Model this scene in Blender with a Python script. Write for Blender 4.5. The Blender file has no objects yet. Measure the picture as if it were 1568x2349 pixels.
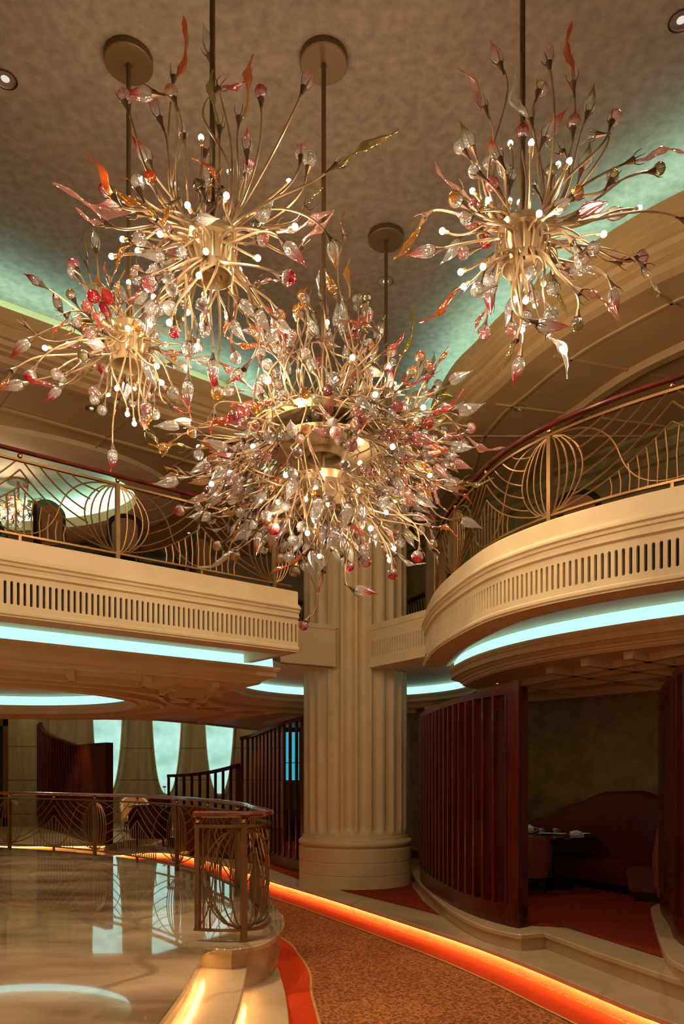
import bpy, bmesh, math, random
from mathutils import Vector, Matrix
random.seed(11)
sc = bpy.context.scene
COL = sc.collection
PI = math.pi
# ------------------------------------------------------------------ camera, world, exposure
F = 1740.0; CX = 784.0; HY = 1780.0; CZ = 1.4       # focal length in pixels, centre column, horizon row, eye height
cam = bpy.data.cameras.new('camera'); camo = bpy.data.objects.new('camera', cam); COL.objects.link(camo)
camo.location = (0, 0, CZ); camo.rotation_euler = (PI/2, 0, 0)
cam.sensor_fit = 'HORIZONTAL'; cam.sensor_width = 36; cam.lens = 36*F/1568
cam.shift_y = (HY-2349/2)/1568; cam.clip_start = .1; cam.clip_end = 200
sc.camera = camo
w = bpy.data.worlds.new('world'); sc.world = w; w.use_nodes = True
w.node_tree.nodes['Background'].inputs[0].default_value = (1.0, .68, .42, 1)
w.node_tree.nodes['Background'].inputs[1].default_value = .34
sc.view_settings.view_transform = 'Standard'; sc.view_settings.look = 'None'
sc.view_settings.exposure = 0.0; sc.view_settings.gamma = 1
CH_W = 17.0        # watts of each lamp group inside a chandelier
LED_UP = 20.0; LED_STRIP = 1.22; LED_STEP = 34.0; PANEL = 1.0
WARM = (1.0, .73, .46)
cy = sc.cycles
cy.max_bounces = 8; cy.diffuse_bounces = 3; cy.glossy_bounces = 3; cy.transmission_bounces = 7
cy.transparent_max_bounces = 8; cy.caustics_reflective = False; cy.caustics_refractive = False
cy.sample_clamp_indirect = 3.0; cy.blur_glossy = .5

def light(name, kind, loc, power, color=WARM, size=.05, rot=None, spot=None, parent=None, blend=.6):
    l = bpy.data.lights.new(name, kind); l.energy = power; l.color = color
    if kind == 'AREA': l.size = size
    else: l.shadow_soft_size = size
    if spot: l.spot_size = math.radians(spot); l.spot_blend = blend
    o = bpy.data.objects.new(name, l); COL.objects.link(o); o.location = loc
    if rot: o.rotation_euler = rot
    if parent: o.parent = parent
    return o

# ------------------------------------------------------------------ materials
def lin(r, g, b):
    f = lambda c: (c/255/12.92) if c/255 <= .04045 else ((c/255+.055)/1.055)**2.4
    return (f(r), f(g), f(b))
def mat(name, col, rough=.5, metal=0, spec=.5, coat=0, col2=None, scale=4, detail=4, bump=0, stretch=(1,1,1), emit=None, es=0, bscale=None, lo=.4, hi=.6):
    m = bpy.data.materials.new(name); m.use_nodes = True
    nt = m.node_tree; n = nt.nodes; L = nt.links
    b = n['Principled BSDF']
    b.inputs['Base Color'].default_value = (*col, 1); b.inputs['Roughness'].default_value = rough
    b.inputs['Metallic'].default_value = metal; b.inputs['Specular IOR Level'].default_value = spec
    b.inputs['Coat Weight'].default_value = coat; b.inputs['Coat Roughness'].default_value = .06
    if emit:
        b.inputs['Emission Color'].default_value = (*emit, 1); b.inputs['Emission Strength'].default_value = es
    tc = n.new('ShaderNodeTexCoord'); mp = n.new('ShaderNodeMapping'); mp.inputs['Scale'].default_value = stretch
    L.new(tc.outputs['Object'], mp.inputs[0])
    nz = n.new('ShaderNodeTexNoise'); nz.inputs['Scale'].default_value = scale; nz.inputs['Detail'].default_value = detail
    L.new(mp.outputs[0], nz.inputs[0])
    c2 = col2 or tuple(c*.88 for c in col)
    rp = n.new('ShaderNodeValToRGB'); rp.color_ramp.elements[0].position = lo; rp.color_ramp.elements[1].position = hi
    rp.color_ramp.elements[0].color = (*col, 1); rp.color_ramp.elements[1].color = (*c2, 1)
    L.new(nz.outputs[0], rp.inputs[0]); L.new(rp.outputs[0], b.inputs['Base Color'])
    if bump:
        bn = n.new('ShaderNodeTexNoise'); bn.inputs['Scale'].default_value = bscale or scale*4; L.new(mp.outputs[0], bn.inputs[0])
        bp = n.new('ShaderNodeBump'); bp.inputs['Strength'].default_value = bump; bp.inputs['Distance'].default_value = .02
        L.new(bn.outputs[0], bp.inputs['Height']); L.new(bp.outputs[0], b.inputs['Normal'])
    return m
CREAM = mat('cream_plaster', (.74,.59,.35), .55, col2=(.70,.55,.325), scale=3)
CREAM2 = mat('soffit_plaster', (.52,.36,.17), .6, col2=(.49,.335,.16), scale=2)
PLASTER2 = mat('pale_mottled_plaster', (.55,.49,.38), .8, col2=(.42,.37,.28), scale=5, detail=12, lo=.34, hi=.68)
TANC = mat('tan_ceiling', (.78,.56,.32), .55, col2=(.74,.52,.29), scale=3)
PLASTER = mat('mottled_plaster', (.205,.150,.108), .8, col2=(.14,.102,.072), scale=11, detail=14, bump=.1, bscale=20, lo=.34, hi=.68)
STONEC = mat('column_stone', (.68,.52,.29), .5, col2=(.63,.48,.26), scale=2)
SLOT_SHADE = mat('slot_shade', (.015,.012,.01), .8)  # near-black colour standing in for the shade inside the fascia slots
CARPET = mat('orange_carpet', (.62,.22,.075), .95, col2=(.27,.085,.028), scale=42, detail=6, bump=.5, bscale=120, spec=.1, lo=.44, hi=.56)
CARPETR = mat('red_carpet', (.30,.042,.016), .95, col2=(.22,.03,.012), scale=22, detail=5, bump=.3, bscale=120, spec=.1)
REDBAND = mat('red_border', (.75,.07,.015), .9, col2=(.68,.06,.012), scale=30, spec=.1)
GOLDLINE = mat('gold_edging', (.75,.38,.10), .6)
BRONZED = mat('dark_bronze_bar', (.25,.135,.05), .4, metal=.65, col2=(.20,.105,.04))
BRASS = mat('polished_brass', (.85,.52,.2), .12, metal=1)
BRONZE = mat('bronze_bar', (.30,.17,.065), .38, metal=.75, col2=(.26,.145,.055))
CHAMP = mat('champagne_metal', (.66,.50,.28), .33, metal=.7, col2=(.60,.45,.25))
CHAMPD = mat('canopy_paint', (.115,.065,.022), .45, metal=.3)
STEM = mat('stem_metal', (.52,.36,.20), .32, metal=.6, col2=(.36,.24,.13), scale=9)
CALYX = mat('calyx_bronze', (.16,.10,.06), .4, metal=.7)
MAHOG = mat('mahogany', (.098,.007,.0035), .36, coat=.15, col2=(.050,.004,.0025), scale=3, stretch=(8,8,.6))
MAHRAIL = mat('mahogany_rail', (.17,.025,.012), .22, coat=.6, col2=(.10,.014,.008), scale=5)
BLACKW = mat('black_lacquer', (.012,.009,.008), .15, coat=.5)
REDSOFA = mat('dark_red_leather', (.125,.013,.008), .5, col2=(.10,.010,.006), scale=6)
ORSOFA = mat('rust_fabric', (.32,.075,.02), .7, col2=(.27,.06,.017), scale=12)
CREAMCH = mat('cream_leather', (.80,.50,.24), .5)
BROWNP = mat('brown_leather', (.24,.10,.035), .5)
WHITE = mat('white_china', (.85,.85,.82), .15, coat=.5)
LINEN = mat('white_linen', (.82,.82,.80), .8)
GREENW = mat('olive_glitter_wall', (.31,.25,.10), .42, col2=(.22,.17,.06), scale=4, detail=8, bump=.25, bscale=30)
WALLB = mat('brown_wall', (.30,.20,.11), .6)
MIRROR = mat('downlight_reflector', (.9,.88,.82), .3, metal=1)
CHROME = mat('steel', (.6,.6,.6), .15, metal=1)
LEAFG = mat('leaf_green', (.04,.12,.03), .5); PETAL = mat('red_petal', (.7,.02,.05), .5)
def emis(name, col, s, sample=True):
    m = bpy.data.materials.new(name); m.use_nodes = True; nt = m.node_tree
    for x in list(nt.nodes):
        if x.type == 'BSDF_PRINCIPLED': nt.nodes.remove(x)
    e = nt.nodes.new('ShaderNodeEmission'); e.inputs[0].default_value = (*col, 1); e.inputs[1].default_value = s
    nt.links.new(e.outputs[0], nt.nodes['Material Output'].inputs[0])
    if not sample: m.cycles.emission_sampling = 'NONE'
    return m
TEAL = emis('teal_led', (.50,.97,.86), LED_STRIP)
TEALUP = emis('teal_led_ribbon', (.42,1.0,.90), LED_UP)
AMBERLED = emis('amber_led', (1.0,.46,.13), LED_STEP); STAIRLED = emis('stair_led', (1.0,.58,.22), LED_STEP*.9)
BULB = emis('lamp_filament', (1.0,.86,.70), 24, sample=False)
BULBW = emis('downlight_lamp', (1.0,.9,.75), .8, sample=False)
SCREENB = emis('blue_screen_glow', (.05,.45,.55), .9)
def panel_mat():
    m = emis('backlit_onyx', (.40,.80,.66), PANEL); nt = m.node_tree; n = nt.nodes; L = nt.links
    e = [x for x in n if x.type == 'EMISSION'][0]
    tc = n.new('ShaderNodeTexCoord'); nz = n.new('ShaderNodeTexNoise'); nz.inputs['Scale'].default_value = 1.3
    L.new(tc.outputs['Object'], nz.inputs[0])
    rp = n.new('ShaderNodeValToRGB'); rp.color_ramp.elements[0].position = .35; rp.color_ramp.elements[1].position = .68
    rp.color_ramp.elements[0].color = (.34,.66,.50,1); rp.color_ramp.elements[1].color = (.62,.98,.90,1)
    L.new(nz.outputs[0], rp.inputs[0]); L.new(rp.outputs[0], e.inputs[0]); return m
ONYX = panel_mat()
def marble(name, a, b, rough, vein):
    m = mat(name, a, rough, col2=b, scale=.9, detail=7, stretch=(.55,1.7,1), coat=.0, lo=.35, hi=.65, spec=.6); nt = m.node_tree; n = nt.nodes; L = nt.links
    bs = n['Principled BSDF']; rp = bs.inputs['Base Color'].links[0].from_node
    tc = [x for x in n if x.type == 'TEX_COORD'][0]
    wv = n.new('ShaderNodeTexWave'); wv.inputs['Scale'].default_value = .35; wv.inputs['Distortion'].default_value = 14
    wv.inputs['Detail'].default_value = 4; wv.inputs['Detail Scale'].default_value = 1.1; L.new(tc.outputs['Object'], wv.inputs[0])
    r2 = n.new('ShaderNodeValToRGB'); r2.color_ramp.elements[0].position = 0; r2.color_ramp.elements[1].position = .07
    r2.color_ramp.elements[0].color = (1,1,1,1); r2.color_ramp.elements[1].color = (0,0,0,1); L.new(wv.outputs['Fac'], r2.inputs[0])
    mx = n.new('ShaderNodeMix'); mx.data_type = 'RGBA'; L.new(r2.outputs[0], mx.inputs['Factor'])
    L.new(rp.outputs[0], mx.inputs['A']); mx.inputs['B'].default_value = (*vein, 1); L.new(mx.outputs['Result'], bs.inputs['Base Color'])
    return m
MARBLE = marble('polished_marble', (.76,.55,.34), (.28,.20,.11), .04, (.40,.28,.16))
MARBLE.node_tree.nodes['Principled BSDF'].inputs['Coat Weight'].default_value = .7; MARBLE.node_tree.nodes['Principled BSDF'].inputs['Coat IOR'].default_value = 1.5; MARBLE.node_tree.nodes['Principled BSDF'].inputs['Coat Roughness'].default_value = .02
MARBLES = marble('step_marble', (.62,.46,.28), (.52,.38,.22), .22, (.50,.36,.21))
def stone_wall():
    m = mat('travertine_wall', (.47,.37,.21), .5, col2=(.36,.28,.15), scale=1.4, detail=8, stretch=(6,6,.35), lo=.35, hi=.65)
    nt = m.node_tree; n = nt.nodes; L = nt.links; bs = n['Principled BSDF']; rp = bs.inputs['Base Color'].links[0].from_node
    tc = [x for x in n if x.type == 'TEX_COORD'][0]
    sx = n.new('ShaderNodeSeparateXYZ'); L.new(tc.outputs['Object'], sx.inputs[0])
    a = n.new('ShaderNodeMath'); a.operation = 'ADD'; a.inputs[1].default_value = -.18+10.7; L.new(sx.outputs[2], a.inputs[0])
    d = n.new('ShaderNodeMath'); d.operation = 'MODULO'; d.inputs[1].default_value = 1.07; L.new(a.outputs[0], d.inputs[0])
    c = n.new('ShaderNodeMath'); c.operation = 'LESS_THAN'; c.inputs[1].default_value = .03; L.new(d.outputs[0], c.inputs[0])
    mx = n.new('ShaderNodeMix'); mx.data_type = 'RGBA'; L.new(c.outputs[0], mx.inputs['Factor'])
    L.new(rp.outputs[0], mx.inputs['A']); mx.inputs['B'].default_value = (.16,.12,.06,1); L.new(mx.outputs['Result'], bs.inputs['Base Color'])
    return m
TRAV = stone_wall()
def glass_nodes(m, colsock, const, clear):
    nt = m.node_tree; n = nt.nodes; L = nt.links
    for x in list(n):
        if x.type == 'BSDF_PRINCIPLED': n.remove(x)
    g = n.new('ShaderNodeBsdfGlass'); g.inputs['Roughness'].default_value = .03; g.inputs['IOR'].default_value = 1.45
    t = n.new('ShaderNodeBsdfTransparent'); d = n.new('ShaderNodeBsdfTranslucent'); f = n.new('ShaderNodeBsdfDiffuse'); y = n.new('ShaderNodeBsdfGlossy')
    y.inputs['Roughness'].default_value = .07; y.inputs['Color'].default_value = (1,1,1,1)
    for x in (g, t, d, f):
        if colsock is not None: L.new(colsock, x.inputs['Color'])
        else: x.inputs['Color'].default_value = (*const, 1)
    def mix(a, b, k):
        x = n.new('ShaderNodeMixShader'); x.inputs[0].default_value = k; L.new(a, x.inputs[1]); L.new(b, x.inputs[2]); return x.outputs[0]
    a = mix(g.outputs[0], t.outputs[0], clear); b = mix(d.outputs[0], f.outputs[0], .5)
    c = mix(a, b, .16); e = mix(c, y.outputs[0], .14)
    L.new(e, n['Material Output'].inputs[0])
def glass(name, col):
    m = bpy.data.materials.new(name); m.use_nodes = True; nt = m.node_tree; n = nt.nodes; L = nt.links
    tc = n.new('ShaderNodeTexCoord'); s = n.new('ShaderNodeSeparateXYZ'); L.new(tc.outputs['Generated'], s.inputs[0])
    rp = n.new('ShaderNodeValToRGB'); rp.color_ramp.elements[0].position = .30; rp.color_ramp.elements[1].position = .72
    rp.color_ramp.elements[0].color = (1,.98,.96,1); rp.color_ramp.elements[1].color = (*col, 1)
    L.new(s.outputs[2], rp.inputs[0]); glass_nodes(m, rp.outputs[0], None, .28)
    return m
GL = {'r': glass('ruby_glass', (.85,.03,.07)), 'p': glass('pink_glass', (.95,.42,.42)), 'c': glass('clear_glass', (.93,.92,.90)),
      'a': glass('amber_glass', (.90,.50,.08)), 'o': glass('orange_glass', (.92,.25,.04)), 'g': glass('olive_glass', (.42,.38,.10))}
GNAME = {'r': 'ruby red tipped', 'p': 'pale pink', 'c': 'clear', 'a': 'amber', 'o': 'orange', 'g': 'olive green'}
def leafglass(name, col):
    m = bpy.data.materials.new(name); m.use_nodes = True; glass_nodes(m, None, col, .4); return m
GLL = {'r': leafglass('ruby_leaf_glass', (.95,.36,.30)), 'p': leafglass('pink_leaf_glass', (.96,.66,.60)), 'c': leafglass('clear_leaf_glass', (.95,.92,.86)),
       'a': leafglass('amber_leaf_glass', (.90,.58,.20)), 'o': leafglass('orange_leaf_glass', (.93,.40,.14)), 'g': leafglass('olive_leaf_glass', (.62,.55,.22))}

# ------------------------------------------------------------------ helpers
def W(px, py, Y): return Vector(((px-CX)/F*Y, Y, CZ+(HY-py)/F*Y))
def onz(px, py, z):
    Y = F*(CZ-z)/(py-HY); return ((px-CX)/F*Y, Y)
def link(name, bm, mats, parent=None, smooth=True, ang=.6):
    me = bpy.data.meshes.new(name); bmesh.ops.remove_doubles(bm, verts=bm.verts, dist=1e-5)
    bmesh.ops.recalc_face_normals(bm, faces=bm.faces); bm.to_mesh(me); bm.free()
    for m in (mats if isinstance(mats, (list, tuple)) else [mats]): me.materials.append(m)
    if smooth:
        for p in me.polygons: p.use_smooth = True
        me.set_sharp_from_angle(angle=ang)
    o = bpy.data.objects.new(name, me); COL.objects.link(o)
    if parent: o.parent = parent
    return o
def tag(o, label, cat, group=None, kind=None):
    o['label'] = label; o['category'] = cat
    if group: o['group'] = group
    if kind: o['kind'] = kind
    return o
def struct(o): o['kind'] = 'structure'; return o
def thing(name, label, cat, loc=(0,0,0), rz=0, group=None):
    o = bpy.data.objects.new(name, None); COL.objects.link(o); o.location = loc; o.rotation_euler = (0,0,rz)
    o.empty_display_size = .1
    return tag(o, label, cat, group)
def BM(): return bmesh.new()
def box(bm, x0, x1, y0, y1, z0, z1, mi=0, M=None):
    vs = [bm.verts.new(v if M is None else M @ Vector(v)) for v in
          ((x0,y0,z0),(x1,y0,z0),(x1,y1,z0),(x0,y1,z0),(x0,y0,z1),(x1,y0,z1),(x1,y1,z1),(x0,y1,z1))]
    for f in ((0,3,2,1),(4,5,6,7),(0,1,5,4),(1,2,6,5),(2,3,7,6),(3,0,4,7)):
        bm.faces.new([vs[i] for i in f]).material_index = mi
def tube(bm, pts, r, n=6, mi=0, cap=True, flat=1.0):
    pts = [Vector(p) for p in pts]; rs = r if isinstance(r, (list, tuple)) else [r]*len(pts)
    up = None; rings = []
    for i, p in enumerate(pts):
        t = (pts[min(i+1, len(pts)-1)]-pts[max(i-1, 0)])
        if t.length < 1e-9: t = Vector((0,0,1))
        t.normalize()
        if up is None:
            up = Vector((0,0,1)) if abs(t.z) < .9 else Vector((1,0,0))
        up = (up-t*up.dot(t))
        if up.length < 1e-4: up = Vector((0,1,0))-t*t.y
        up.normalize(); b = t.cross(up)
        rings.append([bm.verts.new(p+(up*math.cos(2*PI*k/n+PI/n)*flat+b*math.sin(2*PI*k/n+PI/n))*rs[i]) for k in range(n)])
    for a, b in zip(rings, rings[1:]):
        for k in range(n):
            bm.faces.new((a[k], a[(k+1) % n], b[(k+1) % n], b[k])).material_index = mi
    if cap:
        bm.faces.new(rings[0]).material_index = mi; bm.faces.new(rings[-1][::-1]).material_index = mi
def lathe(bm, prof, n=24, c=(0,0,0), mi=0, M=None, rf=None, close=False):
    rings = []
    for r, z in prof:
        ring = []
        for k in range(n):
            a = 2*PI*k/n; rr = r*(rf(a, z) if rf else 1)
            v = Vector((c[0]+rr*math.cos(a), c[1]+rr*math.sin(a), c[2]+z))
            ring.append(bm.verts.new(M @ v if M is not None else v))
        rings.append(ring)
    for a, b in zip(rings, rings[1:]):
        for k in range(n): bm.faces.new((a[k], a[(k+1) % n], b[(k+1) % n], b[k])).material_index = mi
    if prof[0][0] > 1e-4: bm.faces.new(rings[0][::-1]).material_index = mi
    if prof[-1][0] > 1e-4: bm.faces.new(rings[-1]).material_index = mi
def ball(bm, c, r, n=12, mi=0, sz=1):
    lathe(bm, [(max(1e-5, r*math.sin(PI*i/8)), -r*sz*math.cos(PI*i/8)) for i in range(9)], n, c, mi)
def cat(pts, step=.12):
    pts = [Vector((p[0], p[1])) for p in pts]; P = [pts[0]*2-pts[1]]+pts+[pts[-1]*2-pts[-2]]; out = []
    for i in range(1, len(P)-2):
        a, b, c, d = P[i-1:i+3]; n = max(2, int((c-b).length/step))
        for k in range(n):
            t = k/n
            out.append(.5*((2*b)+(c-a)*t+(2*a-5*b+4*c-d)*t*t+(3*b-a-3*c+d)*t**3))
    out.append(pts[-1]); return out
def line(a, b, step=.3):
    a, b = Vector(a), Vector(b); n = max(1, int((b-a).length/step)); return [a.lerp(b, i/n) for i in range(n+1)]
def arc(c, r, a0, a1, n=24):
    return [Vector((c[0]+r*math.cos(math.radians(a0+(a1-a0)*i/n)), c[1]+r*math.sin(math.radians(a0+(a1-a0)*i/n)))) for i in range(n+1)]
def normals(pts, closed=False):
    N = []; n = len(pts)
    for i in range(n):
        if closed: a, b, c = pts[i-1], pts[i], pts[(i+1) % n]
        else: a, b, c = pts[max(i-1, 0)], pts[i], pts[min(i+1, n-1)]
        d1 = (b-a).normalized() if (b-a).length > 1e-6 else (c-b).normalized()
        d2 = (c-b).normalized() if (c-b).length > 1e-6 else d1
        n1 = Vector((-d1.y, d1.x)); n2 = Vector((-d2.y, d2.x)); m = (n1+n2)
        if m.length < 1e-4: m = n1
        m.normalize(); N.append(m/max(.5, m.dot(n1)))
    return N
def off(pts, d, closed=False): return [p+n*d for p, n in zip(pts, normals(pts, closed))]
def sweep(bm, pts, prof, closed=False, mi=0, caps=False):
    """prof: (offset to the left of the path, z)"""
    N = normals(pts, closed)
    rows = [[bm.verts.new((p.x+n.x*o, p.y+n.y*o, z)) for o, z in prof] for p, n in zip(pts, N)]
    R = rows+[rows[0]] if closed else rows
    for a, b in zip(R, R[1:]):
        for k in range(len(prof)-1): bm.faces.new((a[k], b[k], b[k+1], a[k+1])).material_index = mi
    if caps and not closed and len(prof) > 2:
        for r in (rows[0], rows[-1]): bm.faces.new(r).material_index = mi
def sheet(bm, outer, z, holes=(), mi=0):
    es = []
    for loop in [outer]+list(holes):
        vs = [bm.verts.new((p[0], p[1], z)) for p in loop]
        es += [bm.edges.new((vs[i], vs[(i+1) % len(vs)])) for i in range(len(vs))]
    r = bmesh.ops.triangle_fill(bm, use_beauty=True, use_dissolve=False, edges=es)
    for g in r['geom']:
        if isinstance(g, bmesh.types.BMFace): g.material_index = mi
def slab(bm, outer, z0, z1, mi=0, nose=0, bottom=False):
    P = [Vector((p[0], p[1])) for p in outer]
    area = sum(P[i].x*P[(i+1) % len(P)].y-P[(i+1) % len(P)].x*P[i].y for i in range(len(P)))
    if area < 0: P = P[::-1]                                        # counter-clockwise: left is inside
    if nose:
        prof = [(nose, z0), (nose, z1-.045), (0, z1-.045), (0, z1-.008), (.008, z1)]
        sweep(bm, P, prof, closed=True, mi=mi)
        sheet(bm, off(P, .008, True), z1, mi=mi)
    else:
        sweep(bm, P, [(0, z0), (0, z1)], closed=True, mi=mi); sheet(bm, P, z1, mi=mi)
    if bottom: sheet(bm, P, z0, mi=mi)
    return P
class Path:
    def __init__(s, pts):
        s.p = pts; s.s = [0]
        for a, b in zip(pts, pts[1:]): s.s.append(s.s[-1]+(b-a).length)
        s.L = s.s[-1]
    def at(s, d):
        d = max(0, min(s.L, d))
        for i in range(len(s.p)-1):
            if d <= s.s[i+1]+1e-9:
                k = (d-s.s[i])/max(1e-9, s.s[i+1]-s.s[i]); return s.p[i].lerp(s.p[i+1], k)
        return s.p[-1]
    def near(s, q):
        q = Vector(q); return min(range(len(s.p)), key=lambda i: (s.p[i]-q).length)
    def snear(s, q): return s.s[s.near(q)]
    def tan(s, d): return (s.at(d+.02)-s.at(d-.02)).normalized()

# ------------------------------------------------------------------ plan of the atrium
ZU = 3.74                                   # top of the balcony parapet
D1 = Vector((.782, .623))
LB_end = Vector((-.558, 9.62)); LB_far = LB_end-D1*9.0
left_fascia = line(LB_far, LB_end)                                   # left side of travel = away from the camera
right_fascia = cat([(1.19,10.9),(1.17,10.3),(1.20,9.25),(1.43,7.9),(1.72,7.2),(2.15,6.62),(2.74,6.08),(3.6,5.5),(4.9,4.9),(6.5,4.4)], .1)
COLC = Vector((.22, 12.6))
# cornice of the lower ceiling: straight on the left, round the column, then the curved right side
lc0 = LB_far+Vector((-.623,.782))*1.07; lc1 = LB_end+Vector((-.623,.782))*1.07+D1*.45
a0 = 219; a1 = -42
corn_right = cat([(COLC.x+1.95*math.cos(math.radians(-42)), COLC.y+1.95*math.sin(math.radians(-42))),(1.53,10.9),(1.67,9.68),(2.0,8.73),(2.51,7.95),(3.24,7.2),(4.2,6.5),(5.4,5.9),(6.8,5.4)], .12)
cornice = line(lc0, lc1)+arc(COLC, 1.95, a0, a1, 48)+corn_right[1:]
# upper ceiling ring
ring = line((-8.6,4.83), (-1.05,10.85))+cat([(-1.05,10.85),(-1.35,11.7),(-1.42,12.7),(-.95,13.6),(.1,14.0),(1.05,13.7),(1.42,12.9),(1.34,11.9),(1.28,10.85),(1.34,10.36),(1.46,9.76),(1.64,9.31),(1.79,8.87),(2.03,8.32),(2.27,7.91),(2.65,7.39),(2.87,7.13),(3.11,6.9),(3.9,6.2),(5.2,5.4),(6.8,4.7)], .14)[1:]
Z_CL, Z_RT, Z_RB = 7.10, 6.73, 6.20
wall_r = cat([(1.2,22),(1.2,16),(1.6,14.6),(2.93,12.7),(3.8,11.6),(4.57,10.67),(6.0,9.2),(8.6,7.0)], .3)

# ------------------------------------------------------------------ floors
platform = [(-14,-3),(-2.2,-3),(-1.6,0),(-1.2,2.6)]+[tuple(p) for p in cat([(-1.08,3.6),(-1.04,4.28),(-1.05,5.3),(-1.11,6.17)], .2)] + \
    [tuple(p) for p in cat([(-.89,6.12),(-.67,6.30),(-.56,6.75),(-.55,7.3),(-.68,8.0),(-1.0,8.95),(-2.3,11.35),(-4.2,13.45),(-6.4,14.75),(-9,15.7),(-14,16.3)], .15)]
bm = BM(); pf = slab(bm, platform, -.51, 0, nose=.045); floor0 = struct(link('floor', bm, MARBLE))
tread1 = [(-2.4,-3),(-1.6,-3),(-1.1,0),(-.8,2.6)]+[tuple(p) for p in cat([(-.69,4.0),(-.69,4.8),(-.72,5.46),(-.78,6.27),(-.8,6.6)], .2)]+[(-1.3,6.6),(-1.3,2.6)]
tread2 = [(-2.0,-3),(-1.0,-3),(-.5,0),(-.25,2.6)]+[tuple(p) for p in cat([(-.25,4.0),(-.37,5.32),(-.45,6.05),(-.54,6.65),(-.60,7.0)], .2)]+[(-1.2,7.0),(-1.2,2.6)]
bm = BM(); slab(bm, tread1, -.51, -.17, nose=.045); struct(link('floor', bm, MARBLES))
bm = BM(); slab(bm, tread2, -.51, -.34, nose=.03); struct(link('floor', bm, MARBLES))
bm = BM(); sheet(bm, [(-16,-4),(12,-4),(12,30),(-16,30)], -.51); struct(link('floor', bm, CARPET))
# raised marble level, nose path from right foreground to far left
nose1 = cat([(5.2,-3),(4.2,1.5),(3.1,4.2),(2.37,5.4),(2.05,6.22),(1.7,7.2),(1.2,8.34),(0,10.67),(-.7,11.95),(-1.17,12.8),(-1.95,14.4),(-3.2,16.5),(-4.3,17.7),(-5.4,17.0),(-7.5,16.9),(-10,17.6),(-16,18.4)], .2)
lvl1 = [tuple(p) for p in nose1]+[(-16,30),(12,30),(12,-3)]
bm = BM(); slab(bm, lvl1, -.51, -.36, nose=.05); struct(link('floor', bm, MARBLES))
nose2 = [tuple(p) for p in cat([(1.6,14.2),(1.22,13.2),(1.15,12.0),(1.18,10.5),(1.27,9.22),(1.42,8.26),(1.60,7.82),(1.76,7.62)], .12)]+[(1.80,7.60),(2.05,7.70)]+[tuple(p) for p in cat([(2.30,6.85),(2.66,5.85),(3.2,4.6),(4.2,2.5),(5.6,-3)], .2)]
lvl2 = nose2+[(12,-3),(12,16),(2.2,16)]
bm = BM(); slab(bm, lvl2, -.36, -.19, nose=.03); struct(link('floor', bm, MARBLES))
bm = BM(); slab(bm, [tuple(p) for p in cat([(3.9,8.9),(3.5,8.55),(3.31,8.12),(2.98,7.2),(2.68,6.3),(2.62,5.8),(2.8,4.8),(3.4,3.4)], .12)]+[(4.2,3.4),(4.0,6.2),(4.3,8.6)], -.19, -.06, nose=.02); struct(link('floor', bm, MARBLES))
# platform level 2 far left (under the far booths)
bm = BM(); slab(bm, [(-4.9,30),(-5.0,20),(-5.5,17.6),(-7.5,17.5),(-10,18.3),(-16,19)]+[(-16,30)], -.36, -.19, nose=.03); struct(link('floor', bm, MARBLES))
# carpets laid on the raised levels
bm = BM(); sheet(bm, [(.05,11.55),(1.24,9.57),(1.14,10.6),(1.12,12.0),(1.2,13.3),(1.2,29.5),(-4.8,29.5),(-4.8,19.5),(-4.2,18.6),(-2.9,17.0),(-1.5,14.7),(-.75,12.95)], -.354); struct(link('floor', bm, CARPETR))
bm = BM(); sheet(bm, [(1.45,12.8),(1.5,9.6),(1.72,8.5),(2.0,8.05),(2.35,7.95),(2.75,6.75),(3.2,5.6),(4.6,3),(11,3),(11,14),(2.3,15)], -.184); struct(link('floor', bm, CARPETR))
# red carpet border and gold edging along both noses
def ribbon(name, pts, a, b, z, m):
    bm = BM(); sweep(bm, pts, [(a, z), (b, z)]); return struct(link(name, bm, m))
n1c = [p for p in nose1 if p.y > -1]
ribbon('trim_1', n1c, .0, .36, -.505, REDBAND); ribbon('trim_2', n1c, .36, .385, -.503, GOLDLINE)
t2e = [Vector(p) for p in tread2[1:-2] if p[1] < 7.01 and p != (-1.2,7.0)]
t2e = cat([(-.25,1.0),(-.25,4.0),(-.37,5.32),(-.45,6.05),(-.52,6.65),(-.56,7.3),(-.70,8.0),(-1.0,8.95),(-2.3,11.35),(-4.2,13.45),(-6.4,14.75),(-9,15.7),(-14,16.3)], .15)
ribbon('trim_3', t2e, .03, -.24, -.505, REDBAND); ribbon('trim_4', t2e, -.24, -.262, -.503, GOLDLINE)
# led strips tucked under the nosings
def led(name, pts, o, z, m):
    bm = BM(); sweep(bm, pts, [(o, z), (o, z-.003), (o+math.copysign(.018, o), z-.003), (o+math.copysign(.018, o), z)]); return struct(link(name, bm, m))
led('trim_7', n1c, -.008, -.4055, AMBERLED)
pe1 = [Vector(p) for p in platform if 0 <= p[1] <= 6.2 and -1.7 < p[0] < -1.0]
led('trim_8', pe1, .008, -.0455, STAIRLED)
te1 = [Vector(p) for p in tread1[2:-3] if p[1] < 6.25]
led('trim_9', te1, .008, -.2155, STAIRLED)
farn = [Vector(p) for p in [(-5.5,17.6),(-7.5,17.5),(-10,18.3),(-16,19)]]
led('trim_10', farn, -.008, -.2355, AMBERLED)

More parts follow.
